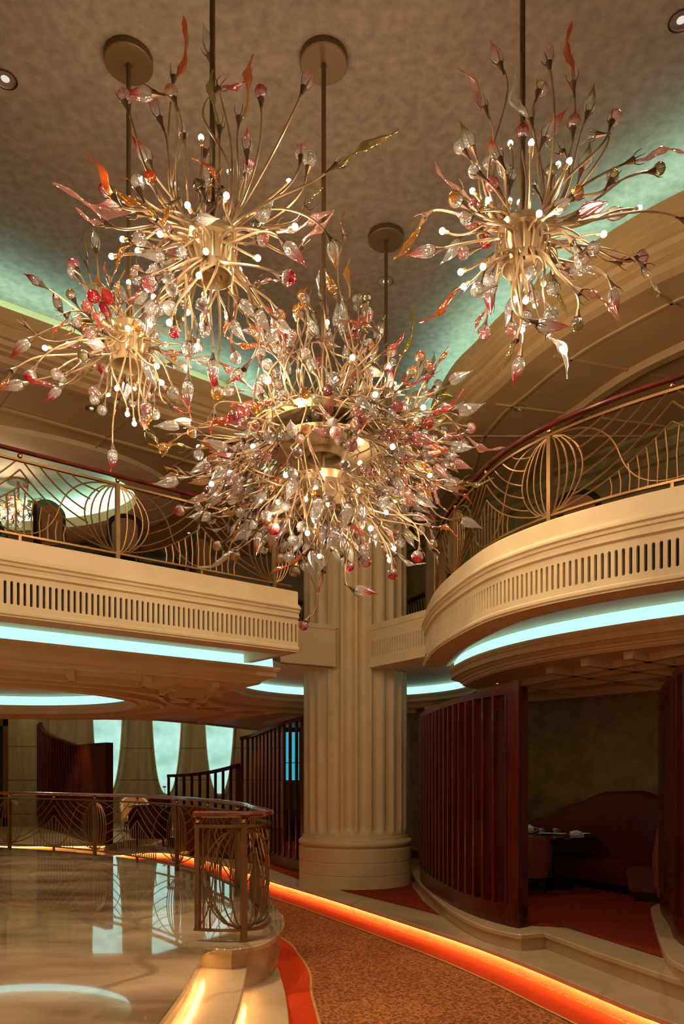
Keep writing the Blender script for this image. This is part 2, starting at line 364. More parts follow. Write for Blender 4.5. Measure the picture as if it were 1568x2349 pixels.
# ------------------------------------------------------------------ balcony fascias
def fascia_profile(s): return [(s*a, ZU+b) for a, b in
    ((.22,.0),(.012,0),(0,-.012),(0,-.165),(-.012,-.17),(-.018,-.185),(-.05,-.20),(-.06,-.215),(-.06,-.235),(-.04,-.25),(-.036,-.275),(-.02,-.285),(-.015,-.315),(-.028,-.325),(-.028,-.345),(0,-.36),(0,-.385))]
def fascia_low(s): return [(s*a, ZU+b) for a, b in ((0,-.685),(0,-.705),(-.018,-.71),(-.03,-.725),(-.03,-.75),(-.015,-.765),(-.015,-.775),(.06,-.78),(.30,-.775),(.31,-.765),(.36,-.755),(.38,-.72),(.42,-.715),(.42,-.66),(.5,-.659))]
def grille(bm, path, s0, s1, z0, z1, depth, sgn, pitch=.062):
    """fretted band with rounded upright slots, cell by cell"""
    n = max(1, int((s1-s0)/pitch)); ds = (s1-s0)/n
    for i in range(n):
        a, b = path.at(s0+i*ds), path.at(s0+(i+1)*ds); t = (b-a).normalized(); nn = Vector((-t.y, t.x))*sgn
        L = (b-a).length
        def V(u, z, d=0): p = a+t*u+nn*d; return bm.verts.new((p.x, p.y, z))
        c = L/2; r = L*.22; zt, zb = z1-.035-r, z0+.035+r
        arcT = [(c+r*math.cos(q), zt+r*math.sin(q)) for q in [PI*k/6 for k in range(7)]]
        arcB = [(c+r*math.cos(q), zb+r*math.sin(q)) for q in [PI+PI*k/6 for k in range(7)]]
        loop = arcT+arcB
        f = [V(u, z) for u, z in loop]; bk = [V(u, z, depth) for u, z in loop]
        m = len(loop)
        for k in range(m): bm.faces.new((f[k], f[(k+1) % m], bk[(k+1) % m], bk[k]))
        tl, tr, bl, br = V(0, z1), V(L, z1), V(0, z0), V(L, z0); tm, bmid = V(c, z1), V(c, z0)
        bm.faces.new([tm, tl, bl, bmid, f[10], f[9], f[8], f[7], f[6], f[5], f[4], f[3]])
        bm.faces.new([tm, f[3], f[2], f[1], f[0], f[13], f[12], f[11], f[10], bmid, br, tr])
def build_fascia(name, pts, s):
    bm = BM(); P = Path(pts)
    sweep(bm, pts, fascia_profile(s)); o = struct(link(name, bm, CREAM, ang=.5))
    bm = BM(); sweep(bm, pts, fascia_low(s)); link('lower_moulding', bm, CREAM, o, ang=.5)
    bm = BM(); grille(bm, P, 0, P.L, ZU-.685, ZU-.385, .035, s); link('slotted_band', bm, CREAM, o, smooth=False)
    bm = BM(); sweep(bm, pts, [(s*.036, ZU-.70), (s*.036, ZU-.37)]); link('slot_shade_sheet', bm, SLOT_SHADE, o); return o  # last sheet is dark to paint the shade inside the slots
build_fascia('trim_11', left_fascia, 1)
build_fascia('trim_12', right_fascia, 1)
# left end return of the straight balcony
bm = BM()
ret = [LB_end, LB_end+Vector((-.623,.782))*1.6]
sweep(bm, ret, fascia_profile(1)); sweep(bm, ret, [(0,ZU-.385),(0,ZU-.685)]); sweep(bm, ret, fascia_low(1)[:7]+[(.1,ZU-.78),(.1,ZU-.66)])
struct(link('trim_13', bm, CREAM, ang=.5))
# plain beam from the left balcony to the column, slotted beam from the column to the right balcony
bm = BM()
lbm = [Vector((-.92,11.30)), Vector((-.10,11.78))]
prof_b = [(.35,ZU-.0),(0,ZU-.0),(0,ZU-.06),(-.012,ZU-.07),(0,ZU-.08),(0,ZU-.60),(-.012,ZU-.61),(-.012,ZU-.64),(.02,ZU-.65),(.35,ZU-.65)]
sweep(bm, lbm, prof_b, caps=True); struct(link('trim_14', bm, CREAM, ang=.5))
bm = BM(); rb = [Vector((.42,11.80)), Vector((1.18,10.66))]; Pb = Path(rb)
sweep(bm, rb, [(.35,ZU),(0,ZU),(0,ZU-.05),(-.01,ZU-.06),(-.01,ZU-.09),(0,ZU-.10),(0,ZU-.23)]); sb = struct(link('trim_15', bm, CREAM, ang=.5))
bm = BM(); sweep(bm, rb, [(0,ZU-.53),(0,ZU-.62),(-.015,ZU-.63),(-.015,ZU-.66),(.02,ZU-.67),(.35,ZU-.67)]); link('lower_moulding', bm, CREAM, sb, ang=.5)
bm = BM(); grille(bm, Pb, 0, Pb.L, ZU-.53, ZU-.23, .035, 1, .062); link('slotted_band', bm, CREAM, sb, smooth=False)
bm = BM(); sweep(bm, rb, [(.036,ZU-.55),(.036,ZU-.2)]); link('slot_shade_sheet', bm, SLOT_SHADE, sb)  # dark sheet painting the shade within the beam slots
# underside of the balcony (lit from the cove) and upper floor
ZS = ZU-.66
upper = [tuple(p) for p in off(left_fascia, .1)]+[(-.72,9.9),(-1.15,10.55),(-.9,11.35),(-.1,11.85),(.42,11.85),(1.2,10.8)]+[tuple(p) for p in off(right_fascia, .1)]+[(12,4.4),(12,22.6),(-1.6,22.6),(-2.7,20.5),(-3.4,18.9),(-4.3,17.4),(-14,16.8),(-16,16.8),(-16,3)]
bm = BM(); sheet(bm, upper, ZS); struct(link('ceiling', bm, CREAM))
bm = BM(); sheet(bm, upper, ZU-.04); struct(link('floor', bm, CARPETR))
# cornice moulding of the lower ceiling with its teal light strip
bm = BM()
sweep(bm, cornice, [(.04,2.93),(0,2.93),(0,2.90),(.015,2.89),(.015,2.875),(.05,2.86),(.06,2.82),(.10,2.785),(.16,2.765),(.17,2.745),(.20,2.74),(.20,2.72),(.23,2.698),(.34,2.706)])
sweep(bm, cornice, [(.04,2.93),(.04,2.80),(.10,2.80)])
struct(link('trim_16', bm, TANC, ang=.4))
bm = BM(); sweep(bm, cornice, [(.075,2.90),(.085,ZS-.002)]); struct(link('trim_17', bm, TEAL))
# ring ceiling round the column is closed above by the same slab

# ------------------------------------------------------------------ lower ceiling with a round cove
oc = Vector((-6.1,13.0)); hole = arc(oc, 2.45, 0, 360, 64)[:-1]
low = [tuple(p) for p in off(cornice, .30)]+[(9.5,6.5),(8.6,7.0),(6.0,9.2),(4.57,10.67),(3.8,11.6),(2.93,12.7),(1.6,14.6),(1.2,16),(1.2,22),(-1.5,22.5),(-2.6,20.5),(-3.3,18.8)]+[tuple(p) for p in cat([(-4.2,17.3),(-5.5,16.9),(-7.5,16.75),(-10,16.7),(-14,16.6)], .5)]+[(-14,8)]
bm = BM(); sheet(bm, low, 2.70, [[tuple(p) for p in hole]]); lowceil = struct(link('ceiling', bm, TANC))
bm = BM()
sweep(bm, hole, [(-.28,2.70),(-.27,2.68),(-.20,2.68),(-.19,2.69),(-.10,2.69),(-.08,2.66),(-.03,2.66),(0,2.70),(.02,2.74),(.05,2.78),(-.02,2.80),(-.02,2.84),(-.22,2.84)], closed=True)
struct(link('trim_18', bm, TANC, ang=.4))
bm = BM(); sweep(bm, hole, [(-.20,2.82),(-.22,3.04)], closed=True); struct(link('trim_19', bm, TEAL))
bm = BM(); sheet(bm, [tuple(p) for p in off(hole, -.25, True)], 3.05); struct(link('ceiling', bm, CREAM))
# bulkhead at the back edge and high ceiling beyond
bm = BM(); be = [Vector(p) for p in ((1.2,22),(-1.5,22.5),(-2.6,20.5),(-3.3,18.8))]+cat([(-4.2,17.3),(-5.5,16.9),(-7.5,16.75),(-10,16.7),(-14,16.6)], .5)
sweep(bm, be, [(0.04,2.66),(-.06,2.66),(-.08,2.70),(-.08,4.7)]); sweep(bm, be, [(.04,2.66),(.05,2.70)]); struct(link('trim_20', bm, TANC))
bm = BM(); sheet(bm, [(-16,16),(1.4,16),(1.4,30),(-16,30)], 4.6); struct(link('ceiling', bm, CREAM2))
# raised ribs on the lower ceiling
def rib(bm, pts, wd=.05, z=2.70, h=.045): sweep(bm, pts, [(-wd,z+.002),(-wd*.8,z-h*1.7),(wd*.8,z-h*1.7),(wd,z+.002)], caps=True)
bm = BM()
def zc(px, py, z=2.70): return Vector(onz2(px, py, z))
def onz2(px, py, z):
    Y = F*(z-CZ)/(HY-py); return ((px-CX)/F*Y, Y)
for R_ in (2.45, 3.15): rib(bm, arc(COLC, R_, 60, 216, 40))
for R_ in (2.95, 3.6): rib(bm, arc(oc, R_, -75, 95, 40))
for a in (70, 88, 106, 124, 142, 160, 178, 196, 210):
    rr = math.radians(a); d = Vector((math.cos(rr), math.sin(rr))); rib(bm, [COLC+d*2.45, COLC+d*3.15], .05)
for a in (60, 75, 90, 105, 120):
    rr = math.radians(a+20); d = Vector((math.cos(rr), math.sin(rr))); rib(bm, [COLC+d*3.15, COLC+d*6.2], .05)
for k in range(7):                                                    # left strip beside the straight cornice
    p = lc0+D1*(2.6+k*1.0)+Vector((-.623,.782))*.32; rib(bm, [p, p+Vector((-.623,.782))*.65+D1*.25], .06)
rib(bm, [lc0+Vector((-.623,.782))*.97, lc1-D1*1.6+Vector((-.623,.782))*.97], .08)
for (x0,y0,x1,y1) in ((1100,1582,1600,1480),(1180,1580,1640,1525),(1260,1530,1500,1563),(1340,1512,1600,1545),(1180,1560,1320,1585),(1440,1495,1640,1530),(1240,1560,1600,1505)):
    rib(bm, [zc(x0,y0), zc(x1,y1)], .06)
struct(link('trim_21', bm, TANC))
rib2 = BM(); pw = off(wall_r, -.12); rib(rib2, [p for p in pw if p.y < 14.5], .12, 2.70, .06); struct(link('trim_22', rib2, TANC))

# ------------------------------------------------------------------ upper ceilings
plate = [tuple(p) for p in off(ring, .55)]+[(8,-4),(-10,-4)]
bm = BM(); sheet(bm, plate, Z_CL); struct(link('ceiling', bm, PLASTER))
bm = BM()
sweep(bm, ring, [(.10,Z_RT+.0),(.04,Z_RT+.02),(0,Z_RT),(0,Z_RT-.14),(.02,Z_RT-.15),(.02,Z_RT-.17),(.045,Z_RT-.18),(.045,Z_RT-.20),(.06,Z_RT-.21),(.06,Z_RT-.30),(.10,Z_RT-.31),(.12,Z_RT-.36),(.17,Z_RT-.38),(.17,Z_RT-.41),(.24,Z_RT-.43),(.25,Z_RT-.50),(.33,Z_RB-.002),(.5,Z_RB+.006)])
sweep(bm, ring, [(.10,Z_RT),(.12,Z_RT-.06),(.48,Z_RT-.06),(.50,Z_CL)])
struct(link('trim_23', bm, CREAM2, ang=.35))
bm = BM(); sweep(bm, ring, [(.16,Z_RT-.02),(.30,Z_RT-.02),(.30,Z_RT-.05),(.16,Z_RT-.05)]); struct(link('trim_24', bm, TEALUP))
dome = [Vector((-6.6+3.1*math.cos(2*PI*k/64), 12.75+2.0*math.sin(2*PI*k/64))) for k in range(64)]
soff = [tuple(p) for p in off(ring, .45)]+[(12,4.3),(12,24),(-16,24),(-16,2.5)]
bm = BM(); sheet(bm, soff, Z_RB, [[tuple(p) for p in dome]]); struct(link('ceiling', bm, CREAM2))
bm = BM()
sweep(bm, dome, [(-.75,Z_RB-.001),(-.70,Z_RB-.05),(-.60,Z_RB-.055),(-.1,Z_RB-.06),(0,Z_RB-.03),(.0,Z_RB+.15),(-.06,Z_RB+.17),(-.4,Z_RB+.17),(-.42,Z_RB+.5)], closed=True)
struct(link('trim_25', bm, CREAM, ang=.4))
bm = BM(); sheet(bm, [tuple(p) for p in off(dome, -.43, True)], Z_RB+.5); struct(link('ceiling', bm, PLASTER2))
bm = BM(); sweep(bm, dome, [(-.16,Z_RB+.20),(-.30,Z_RB+.20)], closed=True); struct(link('trim_26', bm, TEALUP))
bm = BM()
r1 = off(ring, 1.55); r1 = [p for p in r1 if p.x > 1.4 and p.y < 14 or (p.x < -2.2)]
rr_ = [p for p in r1 if p.x > 1.4]; rl_ = [p for p in off(line((-8.6,4.83), (-1.05,10.85)), 1.35)]
rib(bm, rr_, .07, Z_RB, .05); rib(bm, rl_, .035, Z_RB, .02)
rib(bm, [p for p in off(ring, .72) if p.x > 1.3 and p.y < 12], .02, Z_RB, .012)
ringp = Path(ring)
for q in ((1.34,10.6),(1.55,9.6),(2.0,8.4),(2.75,7.25),(3.9,6.2)):
    i = ringp.near(q); nrm = normals(ring)[i]; p = ring[i]; rib(bm, [p+nrm*.5, p+nrm*3.4+Vector((.3,-.3))], .018, Z_RB, .012)
for k in (2.2,3.6,5.0,6.4,7.8,9.0):
    p = Vector((-8.6,4.83))+D1*k; nn = Vector((-.623,.782)); rib(bm, [p+nn*.5, p+nn*1.9], .016, Z_RB, .012)
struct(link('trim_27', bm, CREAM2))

# ------------------------------------------------------------------ walls
bm = BM(); sweep(bm, wall_r, [(0,-.36),(0,2.72)]); struct(link('wall_right', bm, GREENW))
bm = BM(); wu = [p for p in off(wall_r, 0) if p.y < 17]; sweep(bm, wu, [(0,ZU-.04),(0,Z_RB-.38),(-.05,Z_RB-.36),(-.06,Z_RB-.26),(-.12,Z_RB-.22),(-.14,Z_RB-.1),(-.24,Z_RB-.05),(-.26,Z_RB)]); struct(link('wall_upper_right', bm, GREENW, ang=.4))
bm = BM(); sweep(bm, wall_r, [(-.03,-.19),(-.03,-.06),(0,-.05)]); struct(link('baseboard_right', bm, BLACKW))
back = cat([(-16,24.0),(-11.6,25),(-7,25.6),(-3,25.4),(1.5,24.5)], .5)
bm = BM(); sweep(bm, back, [(0,-.36),(0,4.6)]); struct(link('wall_back', bm, TRAV))
bm = BM(); box(bm, -16, 1.5, 16.6, 16.78, ZU-.04, Z_RB+.6); struct(link('wall_upper_back', bm, WALLB))
bm = BM(); box(bm, -14.2, -14, -4, 26, -.51, 7.2); struct(link('wall_left', bm, TRAV))
# stone pier and dark glass door at far left
bm = BM(); box(bm, -10.65, -9.75, 24.1, 25.6, -.19, 4.6); struct(link('trim_28', bm, TRAV))
dn = BM(); box(dn, -12.6, -12.45, 24.0, 24.15, -.19, 3.2); box(dn, -10.72, -10.60, 24.0, 24.15, -.19, 3.2); box(dn, -12.6, -10.6, 24.0, 24.15, 2.98, 3.2); box(dn, -12.6, -10.6, 24.0, 24.12, -.19, .06); box(dn, -11.5,-11.46,24.02,24.12,0,3.0)
door = struct(link('door_1', dn, BRONZE, smooth=False))
bm = BM(); box(bm, -12.45, -10.72, 24.08, 24.12, .06, 2.98); link('door_glass', bm, BLACKW, door)

# ------------------------------------------------------------------ column
def build_column():
    t = thing('column', 'huge cream fluted column with a round moulded base beside the orange carpet', 'column', (COLC.x, COLC.y, -.36))
    bm = BM(); n = 24*12; z0 = 0.0
    def flute(a, dp):
        ph = (a/(2*PI)*24) % 1; x = (ph-.5)/.36
        return 1-dp*math.sqrt(max(0, 1-x*x)) if abs(x) < 1 else 1
    zs = [.80,.86,.88,.90,.93,.97,1.02]+[1.02+i*.5 for i in range(1, 13)]
    R0 = .855; rings = []
    for z in zs:
        k = 0 if z <= .87 else min(1, math.sqrt(max(0, 1-((.99-z)/.12)**2))) if z < .99 else 1
        rings.append([bm.verts.new((R0*flute(2*PI*i/n, .075*k)*math.cos(2*PI*i/n), R0*flute(2*PI*i/n, .075*k)*math.sin(2*PI*i/n), min(z, 7.45))) for i in range(n)])
    for a, b in zip(rings, rings[1:]):
        for i in range(n): bm.faces.new((a[i], a[(i+1) % n], b[(i+1) % n], b[i]))
    link('shaft', bm, STONEC, t, ang=.9)
    bm = BM()
    prof = [(.93,0),(.93,.19),(.922,.195),(.922,.205),(.93,.21),(.93,.39),(.922,.395),(.922,.405),(.93,.41),(.93,.60),(.925,.61),(.90,.62),(.895,.64)]
    prof += [(.895+.045*math.sin(PI*k/8), .64+.05*(1-math.cos(PI*k/8))) for k in range(9)]+[(.885,.75),(.875,.755),(.865,.80),(.855,.81)]
    lathe(bm, prof, 96); link('base', bm, STONEC, t, ang=.4)
build_column()

# ------------------------------------------------------------------ railings
def railing(name, label, path, posts, z0, zb, zt, zh, cat_='railing', pr=.022, hr=.034, br=.009, endposts=(), s0=None, s1=None, fat=.018, BRONZE=BRONZE):
    t = thing(name, label, cat_, (path.at(posts[0]).x, path.at(posts[0]).y, z0)); inv = Vector((t.location.x, t.location.y, z0))
    s0 = 0 if s0 is None else s0; s1 = path.L if s1 is None else s1
    def P(s, z): p = path.at(s); return Vector((p.x, p.y, z))-inv
    ss = [s0+(s1-s0)*i/int((s1-s0)/.06) for i in range(int((s1-s0)/.06)+1)]
    bm = BM(); tube(bm, [P(s, zh) for s in ss], hr, 10, flat=.62); link('handrail', bm, MAHRAIL, t)
    bm = BM()
    pp = [path.at(s) for s in ss]; pp = [Vector((q.x-inv.x, q.y-inv.y)) for q in pp]
    sweep(bm, pp, [(-fat,zt-.012-z0),(-fat,zt+.012-z0),(fat,zt+.012-z0),(fat,zt-.012-z0),(-fat,zt-.012-z0)]); link('top_bar', bm, BRONZE, t)
    bm = BM(); sweep(bm, pp, [(-fat,zb-.01-z0),(-fat,zb+.01-z0),(fat,zb+.01-z0),(fat,zb-.01-z0),(-fat,zb-.01-z0)]); link('bottom_bar', bm, BRONZE, t)
    def rect_post(s, za, zb_, r):
        p = path.at(s); tn = path.tan(s); M = Matrix.Translation((p.x-inv.x, p.y-inv.y, 0)) @ Matrix.Rotation(math.atan2(tn.y, tn.x), 4, 'Z')
        b = BM(); box(b, -r, r, -r, r, za-z0, zb_-z0, M=M); return b
    balls = list(posts)+list(endposts)
    for s in posts: link('post', rect_post(s, z0, zt, pr), BRONZE, t, smooth=False)
    for s in endposts: link('post', rect_post(s, zb, zt, pr*.8), BRONZE, t, smooth=False)
    mids = [(a+b)/2 for a, b in zip(posts, posts[1:])]
    for s in balls+mids:
        b = BM(); ball(b, P(s, (zt+zh)/2-.004), .026, 14); link('brass_ball', b, BRASS, t)
    for s in mids: link('post', rect_post(s, z0, zb, pr*.6), BRONZE, t, smooth=False)
    H = zt-zb
    for i, s in enumerate(posts):
        for sd in (-1, 1):
            if sd < 0: lim = (s-posts[i-1])/2 if i else s-s0
            else: lim = (posts[i+1]-s)/2 if i < len(posts)-1 else s1-s
            if lim < .12: continue
            b = BM(); k = min(1, lim/.42)
            def Q(u, v): return P(s+sd*u, zb+H*v)
            for wd in (.10,.19,.28,.35):
                wd *= k; tube(b, [Q(.012+wd*max(0, math.sin(PI*j/14))**.55, j/14) for j in range(15)], br, 5)
            c = .35*k
            def bez(p0, p1, p2, n=10): return [Q((1-x)**2*p0[0]+2*x*(1-x)*p1[0]+x*x*p2[0], (1-x)**2*p0[1]+2*x*(1-x)*p1[1]+x*x*p2[1]) for x in [j/n for j in range(n+1)]]
            if lim > .35:
                for v0, f in ((.84,.50),(.70,.66),(.53,.82),(.36,.97)):
                    tube(b, bez((c*math.sin(PI*v0)**.7, v0), (c+(lim*f-c)*.55, v0+(1-v0)*.28), (lim*f, 1)), br, 5)
                tube(b, bez((c*.75,.17), (lim*.62,.30), (lim,.88)), br, 5)
                d0, d1, d2 = (c*.35,.04), (lim*.6,.16), (lim,.66)
                tube(b, bez(d0, d1, d2), br, 5)
                tube(b, bez((.05,.985), (lim*.52,.98), (lim*.62,.45))+bez((lim*.62,.45), (lim*.72,.03), (lim,.03))[1:], br, 5)
                ns = max(3, int((lim-c)/.11))
                for j in range(ns):
                    x = .42+.56*(j+.5)/ns; u = (1-x)**2*d0[0]+2*x*(1-x)*d1[0]+x*x*d2[0]; v = (1-x)**2*d0[1]+2*x*(1-x)*d1[1]+x*x*d2[1]
                    tube(b, [Q(u, v), Q(u+.02, v*.5), Q(u+.012, 0)], br, 5)
            link('grille', b, BRONZE, t)
    return t
zh_u, zt_u, zb_u = 4.68, 4.585, 3.83
PL = Path(off(left_fascia, .14)); sl = lambda t_: PL.L-t_
railing('balcony_railing', 'bronze cage-pattern railing with mahogany handrail on the straight left balcony', PL, [sl(6.39), sl(4.35), sl(2.31), sl(.27)], ZU, zb_u, zt_u, zh_u)
PR = Path(off(right_fascia, .14)); cpost = PR.snear((1.95,7.05)); 
railing('balcony_railing', 'bronze cage-pattern railing with mahogany handrail on the curved right balcony', PR, [.12, cpost-2.1, cpost, cpost+2.3, cpost+4.4], ZU, zb_u, zt_u, zh_u, endposts=())
bal = cat([(-9,15.5),(-6.35,14.5),(-4.3,13.2),(-2.43,11.17),(-1.22,8.85),(-.86,7.60),(-.67,6.95)], .08)+cat([(-.67,6.95),(-.65,6.70),(-.70,6.50),(-.83,6.41),(-1.02,6.38),(-1.25,6.44)], .05)[1:]
PB = Path(bal)
railing('balustrade', 'bronze balustrade with dark handrail ending in a hairpin on the marble platform', PB,
        [PB.snear((-6.35,14.5)), PB.snear((-4.3,13.2)), PB.snear((-2.43,11.17)), PB.snear((-1.22,8.85)), PB.snear((-.83,6.41))], 0, .10, .975, 1.075, cat_='balustrade', pr=.026, hr=.045, endposts=[PB.L-.03], fat=.02, br=.0075, BRONZE=BRONZED)
# dark iron railings behind the column on the upper floor
def iron(label, pts):
    P = Path(pts); t = thing('iron_railing', label, 'railing', (pts[0].x, pts[0].y, ZU-.04)); inv = Vector((pts[0].x, pts[0].y, ZU-.04))
    b = BM(); tube(b, [Vector((p.x, p.y, ZU+.62))-inv for p in pts], .04, 8); link('handrail', b, BLACKW, t)
    b = BM(); n = int(P.L/.09)
    for i in range(n):
        p = P.at((i+.5)*P.L/n); q = P.at((i+1.1)*P.L/n); tube(b, [Vector((p.x,p.y,ZU-.04))-inv, Vector((q.x,q.y,ZU+.3))-inv, Vector((p.x,p.y,ZU+.62))-inv], .011, 5)
    link('bars', b, BLACKW, t)
iron('black iron railing behind the column to its right, on the upper floor', cat([(.9,13.4),(1.25,12.6),(1.55,11.8),(1.62,11.0)], .2))
iron('black iron railing behind the column to its left, on the upper floor', cat([(-.5,13.3),(-.85,12.6),(-1.05,11.8),(-1.1,11.5)], .2))
bm = BM(); box(bm, 1.22, 1.36, 10.95, 11.12, ZU-.04, Z_RB); tag(link('square_post', bm, CHAMPD, smooth=False), 'tan square post beside the column at the start of the curved balcony', 'post')

# ------------------------------------------------------------------ slatted mahogany screens
def screen(label, pts, zb, ztop, pitch=.17, sw=.035, sd=.07, end=None, endw=.11, start=0, bh=.22):
    P = Path(pts); p0 = P.at(0); t = thing('slatted_screen', label, 'screen', (p0.x, p0.y, zb)); inv = Vector((p0.x, p0.y, zb))
    zt = (lambda f: ztop) if not callable(ztop) else ztop
    lp = [Vector((p.x-p0.x, p.y-p0.y)) for p in pts]
    def strip(nm, fz0, fz1, dd):
        b = BM(); N = normals(lp); rows = []
        for i, (p, n_) in enumerate(zip(lp, N)):
            f = P.s[i]/P.L; rows.append([b.verts.new((p.x+n_.x*o, p.y+n_.y*o, z)) for o, z in ((-dd,fz0(f)),(-dd,fz1(f)),(dd,fz1(f)),(dd,fz0(f)))])
        for a, c in zip(rows, rows[1:]):
            for k in range(4): b.faces.new((a[k], c[k], c[(k+1) % 4], a[(k+1) % 4]))
        b.faces.new(rows[0]); b.faces.new(rows[-1]); link(nm, b, MAHOG, t, ang=.5)
    strip('bottom_rail', lambda f: 0, lambda f: bh, .06)
    strip('top_rail', lambda f: zt(f)-zb-.07, lambda f: zt(f)-zb, .055)
    L = P.L-(end or 0); n = int(L/pitch)
    for i in range(n+1):
        s = i*L/n; p = P.at(s)-p0; tn = P.tan(s)
        M = Matrix.Translation((p.x, p.y, 0)) @ Matrix.Rotation(math.atan2(tn.y, tn.x), 4, 'Z')
        b = BM(); e = (i == n and not end); box(b, -sw/2*(1 if not e else 3), sw/2*(1 if not e else 3), -sd, sd, bh, zt(s/P.L)-zb-.07, M=M); link('slat', b, MAHOG, t, smooth=False)
    if end:
        b = BM(); k = 12
        q = [P.at(L+(P.L-L)*i/k)-p0 for i in range(k+1)]; N = normals(q); rows = []
        for i, (p, n_) in enumerate(zip(q, N)):
            z = zt((L+(P.L-L)*i/k)/P.L)-zb; rows.append([b.verts.new((p.x+n_.x*o, p.y+n_.y*o, zz)) for o, zz in ((-sd,0),(-sd,z),(sd,z),(sd,0))])
        for a, c in zip(rows, rows[1:]):
            for kk in range(4): b.faces.new((a[kk], c[kk], c[(kk+1) % 4], a[(kk+1) % 4]))
        b.faces.new(rows[0]); b.faces.new(rows[-1]); link('end_panel', b, MAHOG, t, ang=.5)
    return t
screen('tall curved dark red slatted screen on the marble plinth right of the column', cat([(1.30,12.1),(1.24,11.3),(1.28,10.36),(1.40,9.35),(1.53,8.75),(1.72,8.22),(1.90,7.95)], .1), -.19, 2.34, .20, .045, .075, end=.17)
screen('dark red slatted screen cut by the right edge of the photo', cat([(3.52,8.25),(3.42,7.95),(3.22,7.3),(3.02,6.7),(2.95,6.0),(3.0,5.0)], .1), -.06, 2.36, .20, .045, .075)
screen('tall open slatted screen standing just left of the column base', cat([(-2.25,17.1),(-1.95,16.6),(-1.55,15.6),(-1.15,14.6),(-.70,13.75)], .1), -.355, lambda f: 2.28+.2*f, .27, .055, .022)
screen('low slatted screen behind the dark red sofa, its top sloping up to the right', cat([(-4.35,19.05),(-3.8,18.6),(-3.1,18.0),(-2.35,17.25)], .1), -.355, lambda f: 1.44+.24*f*f, .27, .06, .02)
screen('dark red slatted screen with a swooping top and solid end panel, far left', cat([(-9.55,24.0),(-8.7,22.6),(-7.6,20.9),(-6.3,18.7),(-5.42,17.7)], .15), -.19, lambda f: 3.1-.92*min(1, f*1.35)**.6, .34, .10, .09, end=1.5)

# ------------------------------------------------------------------ backlit wall panels
def wall_panel(px, label, zb=.81, wd=.49):
    Y = 25.25; x = (px-CX)/F*Y; t = thing('wall_light', label, 'wall light', (x, Y, zb), group='tapered backlit panels on the stone wall')
    H = 3.7; prof = []
    n = 18
    for i in range(n+1): a = PI/2*i/n; prof.append((wd*math.sin(a)**.85, H*(1-math.cos(a))))
    loop = [(-a, z) for a, z in prof[::-1]]+[(a, z) for a, z in prof[1:]]
    def mk(nm, g, y0, m):
        b = BM(); fr = [b.verts.new((a*g, y0, z*1.0-(g-1)*.5)) for a, z in loop]; bk = [b.verts.new((a*g, y0+.2, z-(g-1)*.5)) for a, z in loop]
        b.faces.new(fr); k = len(loop)
        for i in range(k): b.faces.new((fr[i], fr[(i+1) % k], bk[(i+1) % k], bk[i]))
        link(nm, b, m, t, smooth=False)
    mk('frame', 1.07, .02, CREAM); mk('diffuser', 1.0, 0, ONYX)
wall_panel(246, 'tapered backlit panel on the stone wall, nearest the swooping screen'); wall_panel(382, 'tapered backlit panel on the stone wall, middle of the three'); wall_panel(503, 'tapered backlit panel on the stone wall above the low slatted screen')

# ------------------------------------------------------------------ downlights
def downlight(px, py, z, r, label, group, power=8, spot=80):
    p = zc(px, py, z); t = thing('downlight', label, 'downlight', (p.x, p.y, z), group=group)
    b = BM(); lathe(b, [(r*1.12,0),(r*1.12,-.012),(r,-.012),(r,-.001)], 28); link('trim_ring', b, CHROME, t)
    b = BM(); lathe(b, [(r*.98,-.004),(r*.9,-.006),(r*.62,-.003),(r*.40,-.0025)], 28); link('reflector', b, MIRROR, t)
    b = BM(); lathe(b, [(r*.40,-.0045),(r*.3,-.012),(1e-5,-.014)], 20); link('lamp', b, BULBW, t)
    if power: light('downlight_beam', 'SPOT', (0,0,-.06), power, WARM, .05, (0,0,0), spot, t)
for i, (px, py, lb) in enumerate(((12,180,'round chrome downlight in the mottled ceiling at the left edge'), (884,645,'round chrome downlight in the mottled ceiling behind the thin far rod'), (1562,45,'round chrome downlight in the mottled ceiling at the top right corner'))):
    downlight(px, py, Z_CL, .085, lb, 'downlights in the high ceiling', 60, 90)
downlight(210, 936, Z_RB, .07, 'small downlight in the left upper soffit panel', 'downlights in the upper soffit', 14, 110)
downlight(1191, 935, Z_RB, .07, 'small downlight in the right upper soffit beside the curved rib', 'downlights in the upper soffit', 14, 110)
downlight(433, 1222, Z_RB, .07, 'small downlight in the upper soffit beyond the left balcony chairs', 'downlights in the upper soffit', 10, 110)
for px, py, lb in ((333,1604,'tiny downlight in the ribbed lower ceiling near the round cove'),(378,1618,'tiny downlight in the ribbed lower ceiling further back'),(555,1626,'tiny downlight in the ribbed lower ceiling left of the column'),(1140,1566,'tiny downlight in the lower ceiling above the tall curved screen')):
    downlight(px, py, 2.70-.002, .04, lb, 'downlights in the lower ceiling', 10, 110)

